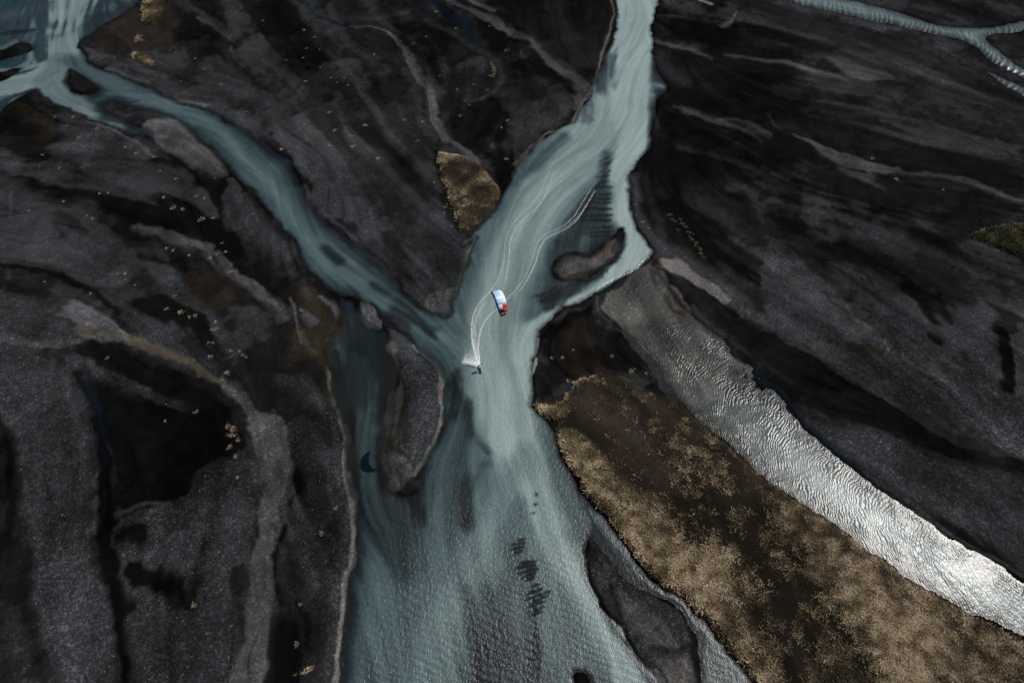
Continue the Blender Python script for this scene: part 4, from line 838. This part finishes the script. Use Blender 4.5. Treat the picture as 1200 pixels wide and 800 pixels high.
for lab, grp, pts in TUS:
    bins = {}
    for p in pts:
        nm = next(n_ for f_, n_ in SPLIT[grp] if f_(p[0], p[1])) if grp in SPLIT else NAMES[grp]
        bins.setdefault(nm, []).append(p)
    for nm, ps in bins.items():
        ps.sort()
        for k_, p in enumerate(ps):
            w_ = 'rightmost' if k_ == len(ps)-1 and k_ else ORD[k_]
            place_tussock(*p, (w_ + (' from the left' if w_ not in ('leftmost', 'rightmost') else '') + ' of the ' + nm), nm)
place_tussock(227, 709, 1.3, 'lone golden tussock at the end of the black hollow in the lower left')
place_tussock(348, 754, 1.2, 'golden tussock above the long tan clump in the lower left')
place_tussock(354, 364, 1.5, 'tan tussock beside the brown pond left of the confluence')
o = place_tussock(361, 785, 1.5, 'long tan grass clump on black sand near the bottom edge'); o.scale = (2.1, .8, 1.0); o.rotation_euler = (0, 0, .45)

# ------------------------------------------------------------------ kite
mats = {'white': simple_mat('white_ripstop', (.72,.80,.86), .45, .04), 'pale': simple_mat('pale_blue_ripstop', (.40,.62,.84), .45, .06), 'red': simple_mat('red_ripstop', (.62,.045,.035), .45, .08), 'coral': simple_mat('coral_ripstop', (.80,.22,.14), .45, .08),
        'navy': simple_mat('navy_ripstop', (.010,.018,.060), .5, .1), 'teal': simple_mat('teal_ripstop', (.02,.20,.25), .5, .1), 'black': simple_mat('black_fabric', (.012,.012,.014), .6, .2), 'line': simple_mat('line_fibre', (.55,.55,.55), .6, .05)}
rider_xy = np.array(g(562.5, 434.5)); K0 = np.array([*g(584.5, 352.0, 28.0), 28.0])
Nk = np.array([.13,-.23,.97]); Nk /= np.linalg.norm(Nk); Sk = np.array([.33,-.88,-.30]); Sk -= Nk*np.dot(Sk, Nk); Sk /= np.linalg.norm(Sk); Ck = np.cross(Sk, Nk)
if Ck[0] < 0: Ck = -Ck                                      # from the leading edge (left) to the trailing edge (right)
K0 = K0 + Nk*.75
kite = bpy.data.objects.new('kite', None); C.objects.link(kite); kite.location = K0
tag(kite, 'white, blue and red kite flying above the teal river', 'kite')
SPAN, HGT = 1.85, 2.2
def kp(s, c, bulge=0.0):
    """canopy point: s = -1..1 along the span (1 = near tip), c = 0..1 along the chord"""
    th = s*R(84); e = abs(s)
    lead = -.60 + .50*e**2.6; trail = .74 - .22*e**1.8 - .16*e**6
    q = lead + (trail-lead)*c
    up = math.cos(th)*HGT - HGT + .11*math.sin(math.pi*min(1, c**.7))*(1-.4*e) + bulge
    rad = Sk*math.sin(th)*SPAN + Nk*up + Ck*q
    return rad
NP = 9; edges = np.linspace(-1, 1, NP+1)
PCOL = {0: ('teal','pale'), 1: ('pale','pale'), 2: ('pale','white'), 3: ('pale','white'), 4: ('white','white'), 5: ('pale','white'), 6: ('white','red'), 7: ('navy','red'), 8: ('coral','red')}
def cloth(name, s0, s1, c0, c1, m, parent):
    ns, nc = 6, 7; top = []; bot = []
    for i in range(ns):
        for j in range(nc):
            s = s0+(s1-s0)*i/(ns-1); c = c0+(c1-c0)*j/(nc-1); b = .035*math.sin(math.pi*i/(ns-1))
            top.append(kp(s, c, b)); bot.append(kp(s, c, b-.012))
    F = []; n = ns*nc
    for i in range(ns-1):
        for j in range(nc-1):
            a = i*nc+j; F += [(a, a+1, a+nc+1, a+nc), (n+a, n+a+nc, n+a+nc+1, n+a+1)]
    rim = [j for j in range(nc)]+[i*nc+nc-1 for i in range(1, ns)]+[(ns-1)*nc+j for j in range(nc-2, -1, -1)]+[i*nc for i in range(ns-2, 0, -1)]
    for a, b in zip(rim, rim[1:]+rim[:1]): F.append((a, n+a, n+b, b))
    return add_obj(name, new_mesh(name, top+bot, F, m), parent)
def tube(path, rad, m, name, parent, n=8, caps=True):
    path = np.array(path, float); V = []; F = []; k = len(path)
    rad = [rad]*k if np.isscalar(rad) else rad
    for i, p in enumerate(path):
        t = path[min(i+1, k-1)]-path[max(i-1, 0)]; t /= np.linalg.norm(t)+1e-9
        a = np.cross(t, (0, 0, 1)) if abs(t[2]) < .95 else np.cross(t, (1, 0, 0)); a /= np.linalg.norm(a); b = np.cross(t, a)
        for q in range(n): th = 2*math.pi*q/n; V.append(p+rad[i]*(a*math.cos(th)+b*math.sin(th)))
    for i in range(k-1):
        for q in range(n): F.append((i*n+q, i*n+(q+1) % n, (i+1)*n+(q+1) % n, (i+1)*n+q))
    if caps: F += [tuple(range(n-1, -1, -1)), tuple(range((k-1)*n, k*n))]
    return add_obj(name, new_mesh(name, V, F, m), parent)
for i in range(NP):
    a, b = PCOL[i]; cut = (.6, .6, .6, .6, .66, .62, .5, .55, .5)[i]
    cloth('canopy_panel', edges[i], edges[i+1], .04, cut, mats[a], kite); cloth('canopy_panel', edges[i], edges[i+1], cut, 1.0, mats[b], kite)
le = [kp(s, 0, -.02) for s in np.linspace(-1, 1, 41)]
tube(le, [.05+.085*(1-abs(s)**2) for s in np.linspace(-1, 1, 41)], mats['navy'], 'leading_edge', kite, 10)
for s in (-.66, -.33, 0, .33, .66): tube([kp(s, c, -.07) for c in np.linspace(.02, .95, 8)], [.06,.058,.055,.05,.045,.04,.035,.028], mats['black'], 'strut', kite)
for s, m in ((-1, 'teal'), (1, 'red')): tube([kp(s, c, 0) for c in np.linspace(0, 1, 6)], .035, mats[m], 'wing_tip', kite)
bar_c = np.array([rider_xy[0]+.42, rider_xy[1]+.30, 2.02]); bar_d = np.array([.97,.10,.10]); bar_d /= np.linalg.norm(bar_d)
Lb, Rb = bar_c-bar_d*.25-K0, bar_c+bar_d*.25-K0
cb = tube([Lb, (Lb+Rb)/2, Rb], .022, mats['black'], 'control_bar', kite)
for a, m in ((Lb, 'navy'), (Rb, 'red')):
    d_ = (a-(Lb+Rb)/2); d_ /= np.linalg.norm(d_); tube([a-d_*.09, a+d_*.05], .03, mats[m], 'bar_end', cb)
hook = (Lb+Rb)/2
for tip, anchor, br in ((-1, Lb, 1.0), (1, Rb, 1.0)):
    tube([anchor, kp(tip, .92, 0)], .006, mats['line'], 'steering_line', kite, 4)
    bridle = kp(tip, .1, 0)*.72+kp(tip*.5, .1, 0)*.28 - Nk*.9
    tube([hook, bridle], .006, mats['line'], 'front_line', kite, 4)
    for s in (1.0, .72, .42): tube([bridle, kp(tip*s, 0, -.05)], .005, mats['line'], 'bridle_line', kite, 4)

# ------------------------------------------------------------------ board and rider
hd = np.array([.22,-.975,0]); hd /= np.linalg.norm(hd); sd = np.array([-hd[1], hd[0], 0])*-1     # heading (towards the camera) and its right-hand side (left in the picture)
sd = np.array([-.975,-.22,0]); up = np.array([0,0,1.])
board = bpy.data.objects.new('kiteboard', None); C.objects.link(board); bz = .10
board.location = (*rider_xy, bz); tag(board, 'short dark twin-tip board under the rider, trailing white spray', 'kiteboard')
BL, BW = .70, .21; tl = R(14)
bs = sd*math.cos(tl) - up*math.sin(tl); bu = up*math.cos(tl) + sd*math.sin(tl)
V = []; F = []; nl, nw = 15, 5
for lay in (0, 1):
    for i in range(nl):
        u_ = -1+2*i/(nl-1); w_ = BW*(1-.42*abs(u_)**5)*(1 if abs(u_) < 1 else .55); rk = .045*abs(u_)**2.2
        for j in range(nw):
            q = -1+2*j/(nw-1); V.append(hd*BL*u_*(1-.05*q*q) + bs*w_*q + bu*(rk + (.012 if lay else -.012) - .006*q*q))
n = nl*nw
for i in range(nl-1):
    for j in range(nw-1):
        a = i*nw+j; F += [(a, a+nw, a+nw+1, a+1), (n+a, n+a+1, n+a+nw+1, n+a+nw)]
rim = [j for j in range(nw)]+[i*nw+nw-1 for i in range(1, nl)]+[(nl-1)*nw+j for j in range(nw-2, -1, -1)]+[i*nw for i in range(nl-2, 0, -1)]
for a, b in zip(rim, rim[1:]+rim[:1]): F.append((a, b, n+b, n+a))
add_obj('deck', new_mesh('deck', V, F, simple_mat('board_deck', (.020,.024,.032), .35, .3)), board)
for q in (-.27, .27):
    add_obj('foot_pad', new_mesh('foot_pad', [hd*(q+a*.07)+bs*b*.12+bu*(.014+c*.012) for c in (0, 1) for a, b in ((-1,-1),(1,-1),(1,1),(-1,1))], [(0,3,2,1),(4,5,6,7),(0,1,5,4),(1,2,6,5),(2,3,7,6),(3,0,4,7)], mats['black'], False), board)
    tube([hd*(q+.04*math.cos(a)*0)+bs*.13*math.cos(a)+bu*(.02+.10*math.sin(a)) for a in np.linspace(0, math.pi, 9)], .02, mats['black'], 'foot_strap', board, 6)
for u_ in (-.62, .62):
    for q in (-.13, .13): tube([hd*u_*.98+bs*q+bu*.02, hd*u_*.98+bs*q-bu*.06], [.02,.008], mats['black'], 'fin', board, 5)

def skin_person(J, E, root):
    me = bpy.data.meshes.new('person'); names = list(J)
    me.from_pydata([tuple(J[n][0]) for n in names], [(names.index(a), names.index(b)) for a, b in E], []); me.update()
    o = bpy.data.objects.new('person', me); C.objects.link(o)
    o.modifiers.new('skin', 'SKIN'); sub = o.modifiers.new('sub', 'SUBSURF'); sub.levels = 2; sub.render_levels = 2
    if not me.skin_vertices: me.attributes.new('skin', 'FLOAT', 'POINT')
    sv = me.skin_vertices[0].data
    for i, n in enumerate(names):
        r = J[n][1]; sv[i].radius = (r, r) if np.isscalar(r) else r; sv[i].use_root = (n == root)
    return o
def W3(f, s, u): return hd*f + sd*s + up*u        # forward (towards camera), sideways (picture left), up
by = .13
hand_L = Lb+K0-np.array([*rider_xy, 0])+bar_d*.10; hand_R = Rb+K0-np.array([*rider_xy, 0])-bar_d*.10
pel = W3(0, .24, .82); chest = W3(-.02, .30, 1.18); neck = W3(-.04, .27, 1.42)
sh_a = chest+W3(-.19, -.04, .14); sh_b = chest+W3(.19, -.02, .14)      # far shoulder, near shoulder
J = {'pelvis': (pel, .135), 'waist': (pel*.5+chest*.5, .125), 'chest': (chest, .155), 'neckbase': (chest*.35+neck*.65, .075), 'neck': (neck, .058), 'skull': (neck+W3(0, -.03, .13), .095), 'crown': (neck+W3(0, -.02, .22), .075), 'nose': (neck+W3(.02, -.14, .125), .018), 'chin': (neck+W3(.01, -.10, .05), .035),
     'hipA': (pel+W3(-.11, 0, -.05), .098), 'kneeA': (W3(-.25, .02, .52), .066), 'calfA': (W3(-.26, .06, .36), .060), 'ankleA': (W3(-.27, .07, by+.09), .042), 'heelA': (W3(-.27, .10, by+.03), .04), 'toeA': (W3(-.29, -.10, by+.03), .032),
     'hipB': (pel+W3(.11, 0, -.05), .098), 'kneeB': (W3(.26, .04, .52), .066), 'calfB': (W3(.27, .07, .36), .060), 'ankleB': (W3(.27, .07, by+.09), .042), 'heelB': (W3(.27, .10, by+.03), .04), 'toeB': (W3(.29, -.10, by+.03), .032)}
E = [('pelvis','waist'),('waist','chest'),('chest','neckbase'),('neckbase','neck'),('neck','skull'),('skull','crown'),('skull','nose'),('skull','chin')]
for q in 'AB': E += [('pelvis','hip'+q),('hip'+q,'knee'+q),('knee'+q,'calf'+q),('calf'+q,'ankle'+q),('ankle'+q,'heel'+q),('ankle'+q,'toe'+q)]
for q, shd, hnd in (('A', sh_a, hand_R), ('B', sh_b, hand_L)):
    ld = hnd-shd; ld /= np.linalg.norm(ld); wr = hnd-ld*.09; el = (shd+wr)/2+up*-.05+sd*.03
    gdir = np.cross(ld, bar_d); gdir /= np.linalg.norm(gdir)
    J.update({'sh'+q: (shd, .078), 'el'+q: (el, .048), 'wr'+q: (wr, .032), 'palm'+q: (hnd-ld*.035+gdir*.02, (.040, .024))})
    E += [('chest','sh'+q),('sh'+q,'el'+q),('el'+q,'wr'+q),('wr'+q,'palm'+q)]
    for k, (off, ln) in enumerate(((-.036,.9),(-.012,1.0),(.012,1.0),(.036,.8))):
        b0 = hnd-ld*.005+bar_d*off+gdir*.028; b1 = hnd+ld*.034*ln+bar_d*off+gdir*.012; b2 = hnd+ld*.030*ln+bar_d*off-gdir*.024; b3 = hnd-ld*.006+bar_d*off-gdir*.034
        for z_, (b, r) in enumerate(((b0,.010),(b1,.0095),(b2,.009),(b3,.008))): J[f'f{q}{k}{z_}'] = (b, r)
        E += [('palm'+q, f'f{q}{k}0')]+[(f'f{q}{k}{z_}', f'f{q}{k}{z_+1}') for z_ in range(3)]
    sg = 1 if q == 'A' else -1
    J[f't{q}0'] = (hnd-ld*.04-bar_d*.035*sg, .012); J[f't{q}1'] = (hnd-ld*.02-bar_d*.045*sg-gdir*.03, .011); J[f't{q}2'] = (hnd+ld*.008-bar_d*.03*sg-gdir*.042, .009)
    E += [('palm'+q, f't{q}0'),(f't{q}0', f't{q}1'),(f't{q}1', f't{q}2')]
person = skin_person(J, E, 'pelvis'); person.location = (*rider_xy, 0)
tag(person, 'person in dark wetsuit and blue vest leaning back, both hands on the kite bar', 'person')
dg = bpy.context.evaluated_depsgraph_get(); ev = person.evaluated_get(dg); bm_ = bpy.data.meshes.new_from_object(ev)
person.modifiers.clear(); person.data = bm_; bm_.name = 'person'
bm_.materials.clear(); skin = simple_mat('skin', (.42,.27,.20), .55, .08, 20); suit = simple_mat('wetsuit', (.011,.012,.015), .55, .25)
bm_.materials.append(suit); bm_.materials.append(skin)
hands = [hand_L, hand_R]
for p_ in bm_.polygons:
    c_ = np.array(p_.center); p_.use_smooth = True
    p_.material_index = 1 if (np.dot(c_-neck, up) > .0 and np.linalg.norm(c_-neck) < .4) or min(np.linalg.norm(c_-h_) for h_ in hands) < .10 else 0
# vest and helmet follow the body, a little outside it
def shell(name, cond, off, m):
    vs = [np.array(v.co)+np.array(v.normal)*off for v in bm_.vertices]; F = [tuple(p_.vertices) for p_ in bm_.polygons if cond(np.array(p_.center))]
    ids = sorted({i for f in F for i in f}); mp = {i: k for k, i in enumerate(ids)}
    return add_obj(name, new_mesh(name, [vs[i] for i in ids], [tuple(mp[i] for i in f) for f in F], m), person)
tor = lambda c: (pel[2]+.04 < c[2] < neck[2]-.03) and np.linalg.norm(np.cross(c-pel, (neck-pel)/np.linalg.norm(neck-pel))) < .21
shell('vest', tor, .016, simple_mat('blue_vest', (.015,.075,.30), .55, .15))
shell('harness', lambda c: tor(c) and pel[2]+.02 < c[2] < pel[2]+.20, .034, mats['black'])
shell('shorts', lambda c: .55 < c[2] < pel[2]+.06, .014, simple_mat('boardshorts', (.015,.03,.075), .6, .15))
hc = neck+W3(0, -.02, .17); shell('hair', lambda c: np.linalg.norm(c-hc) < .17 and c[2] > hc[2]-.03-.5*np.dot(c-hc, sd), .014, simple_mat('dark_hair', (.02,.014,.01), .7, .3))
ex = neck+W3(.02, -.125, .15)
for q in (-.033, .033): add_obj('eye', new_mesh('eye', [ex+hd*q+np.array(d)*.011 for d in ((1,0,0),(0,1,0),(-1,0,0),(0,-1,0),(0,0,1),(0,0,-1))], [(0,1,4),(1,2,4),(2,3,4),(3,0,4),(1,0,5),(2,1,5),(3,2,5),(0,3,5)], mats['black']), person)

# ------------------------------------------------------------------ wake and spray
def foam_material():
    t = NT('foam'); p = t.pos(); d = t.n('ShaderNodeBsdfDiffuse'); d.inputs[0].default_value = (.78,.82,.82,1)
    tr = t.n('ShaderNodeBsdfTransparent'); mx = t.n('ShaderNodeMixShader')
    nz = t.noise(p, 2.6, 5, .7); f = t.math('ADD', t.attr('froth').outputs['Fac'], t.math('MULTIPLY', t.math('SUBTRACT', nz, .5), .9)); 
    f = t.math('MULTIPLY', f, t.mapr(t.attr('froth').outputs['Fac'], 0, .15, 0, 1), True)
    t.l(f, mx.inputs[0]); t.l(tr.outputs[0], mx.inputs[1]); t.l(d.outputs[0], mx.inputs[2]); t.l(mx.outputs[0], t.out.inputs[0]); return t.m
mat_foam = foam_material()
TRAILS = [  # (points, width m, strength)
 ([(561.5,430),(557,415),(553.5,400),(552,385),(554,370),(558.5,360),(566,350),(577,338.5),(585,325),(590,310),(591,295),(592.5,280),(597,268),(606,255),(617,246),(630,232),(637,217),(644,200),(654,182),(655,172)], .11, [1,.8,.6,.45,.38,.3,.28,.26,.22,.2,.19,.18,.18,.18,.17,.16,.15,.14,.1,.04]),
 ([(562,429),(560,410),(561,396),(565,381),(572,371),(582,362),(595,349),(604,341),(615,325),(624,305),(627,288),(637,275),(657,267),(672,256),(682,238),(692,222),(700,211)], .10, [1,.6,.5,.4,.36,.28,.24,.22,.2,.2,.2,.2,.22,.22,.22,.2,.06]),
 ([(561,428),(556.5,410),(555.5,395),(556,380),(559,368),(566,357),(575,346)], .26, [.7,.36,.28,.24,.2,.14,.05]),
 ([(598,352),(610,340),(620,325),(629,305),(632,290),(641,278),(660,271),(676,259),(687,241),(697,224)], .08, [.05,.2,.32,.3,.3,.3,.32,.32,.3,.25]),
 ([(585,345),(592,330),(595,312),(597,294),(598,282),(603,270),(612,258),(624,249),(636,235),(643,219),(650,200)], .10, [.05,.2,.3,.3,.3,.28,.28,.26,.25,.22,.15]),
 ([(606,344),(618,327),(628,308),(631,291),(642,276),(661,268),(678,254),(690,236)], .10, [.03,.12,.15,.15,.15,.16,.15,.08]),
 ([(600,300),(601,285),(606,272),(618,258),(632,243),(643,226),(650,208),(660,186)], .10, [.03,.13,.14,.14,.14,.13,.12,.04]),
 ([(610,290),(613,275),(624,262),(640,247),(652,228),(660,210)], .09, [.03,.1,.11,.11,.1,.03]),
]
V = []; F = []; H = []
rs = np.random.default_rng(5)
for pts, wd, stg in TRAILS:
    P = chaikin(G(pts), False, 3); S_ = chaikin(np.array(stg)[:,None], False, 3)[:,0]; k = len(P)
    P = P + rs.normal(0, .035, P.shape)
    for i in range(k):
        t_ = P[min(i+1, k-1)]-P[max(i-1, 0)]; t_ /= np.linalg.norm(t_)+1e-9; nn = np.array([-t_[1], t_[0]]); w_ = wd*rs.uniform(.75, 1.3)
        b0 = len(V)
        for q, z_, f_w in ((-2.2,.035,0),(-.8,.06,.75),(0,.10,1),(.8,.06,.75),(2.2,.035,0)):
            V.append((*(P[i]+nn*w_*q), z_)); H.append(f_w*S_[i])
        if i:
            for q in range(4): F.append((b0-5+q, b0-4+q, b0+1+q, b0+q))
# churned patch beside the track
fan = [(562,431),(540,425.5),(542,420),(544,410),(549,402),(553,400),(557,414)]
def bary(n_u, n_v):
    A_, B1, C1, D1 = [np.array(g(*q)) for q in ((562,431.5),(539.5,426),(546,398),(555,398))]
    b0 = len(V)
    for i in range(n_u):
        for j in range(n_v):
            u_, v_ = i/(n_u-1), j/(n_v-1)
            p_ = (A_*(1-u_)+B1*u_)*(1-v_) + ((A_*.2+D1*.8)*(1-u_)+C1*u_)*v_
            hum = math.sin(math.pi*min(1, max(0, u_)))*math.sin(math.pi*v_)
            V.append((p_[0]+rs.normal(0, .03), p_[1]+rs.normal(0, .03), .05+.10*hum*rs.random()))
            e_ = min(1, 5*(1-u_))*min(1, 6*v_+.25); H.append(max(0, (1.0*(1-v_)**5 + .30*(1-u_)**4*(1-v_) + .34*(1-v_)**1.5)*e_*(1-.45*u_**3)))
    for i in range(n_u-1):
        for j in range(n_v-1): a = b0+i*n_v+j; F.append((a, a+1, a+n_v+1, a+n_v))
bary(36, 40)
me = new_mesh('wake', V, F, mat_foam); attr(me, 'froth', np.array(H))
tag(add_obj('wake', me), 'white foam wake and curving tracks left on the river by the board', 'wake', kind='stuff')
def droplets(n):
    u_ = rs.beta(1.1, 1.6, n); v_ = np.abs(rs.normal(0, .09, n)); A_, B1, C1 = [np.array(g(*q)) for q in ((561,431),(540,426),(548,402))]
    p_ = A_[None]*(1-u_)[:,None]+B1[None]*u_[:,None] + (C1-B1)[None]*(v_*u_**.3)[:,None] + rs.normal(0, .07, (n, 2))
    z_ = np.abs(rs.normal(0, .22, n))*np.sin(np.pi*np.clip(u_, .05, .95))+.05; s = rs.uniform(.012, .034, n)
    O = np.array([(1,0,0),(0,1,0),(-1,0,0),(0,-1,0),(0,0,1),(0,0,-1)], float)
    Vd = np.stack([p_[:,0], p_[:,1], z_], 1)[:,None]+O[None]*s[:,None,None]
    Fd = np.array([(0,1,4),(1,2,4),(2,3,4),(3,0,4),(1,0,5),(2,1,5),(3,2,5),(0,3,5)])[None]+6*np.arange(n)[:,None,None]
    return Vd.reshape(-1,3), Fd.reshape(-1,3)
Vd, Fd = droplets(2600)
tag(add_obj('spray', new_mesh('spray', Vd, Fd, simple_mat('spray_drops', (.82,.85,.86), .3, .03))), 'fan of white water drops thrown up beside the rider', 'spray', kind='stuff')
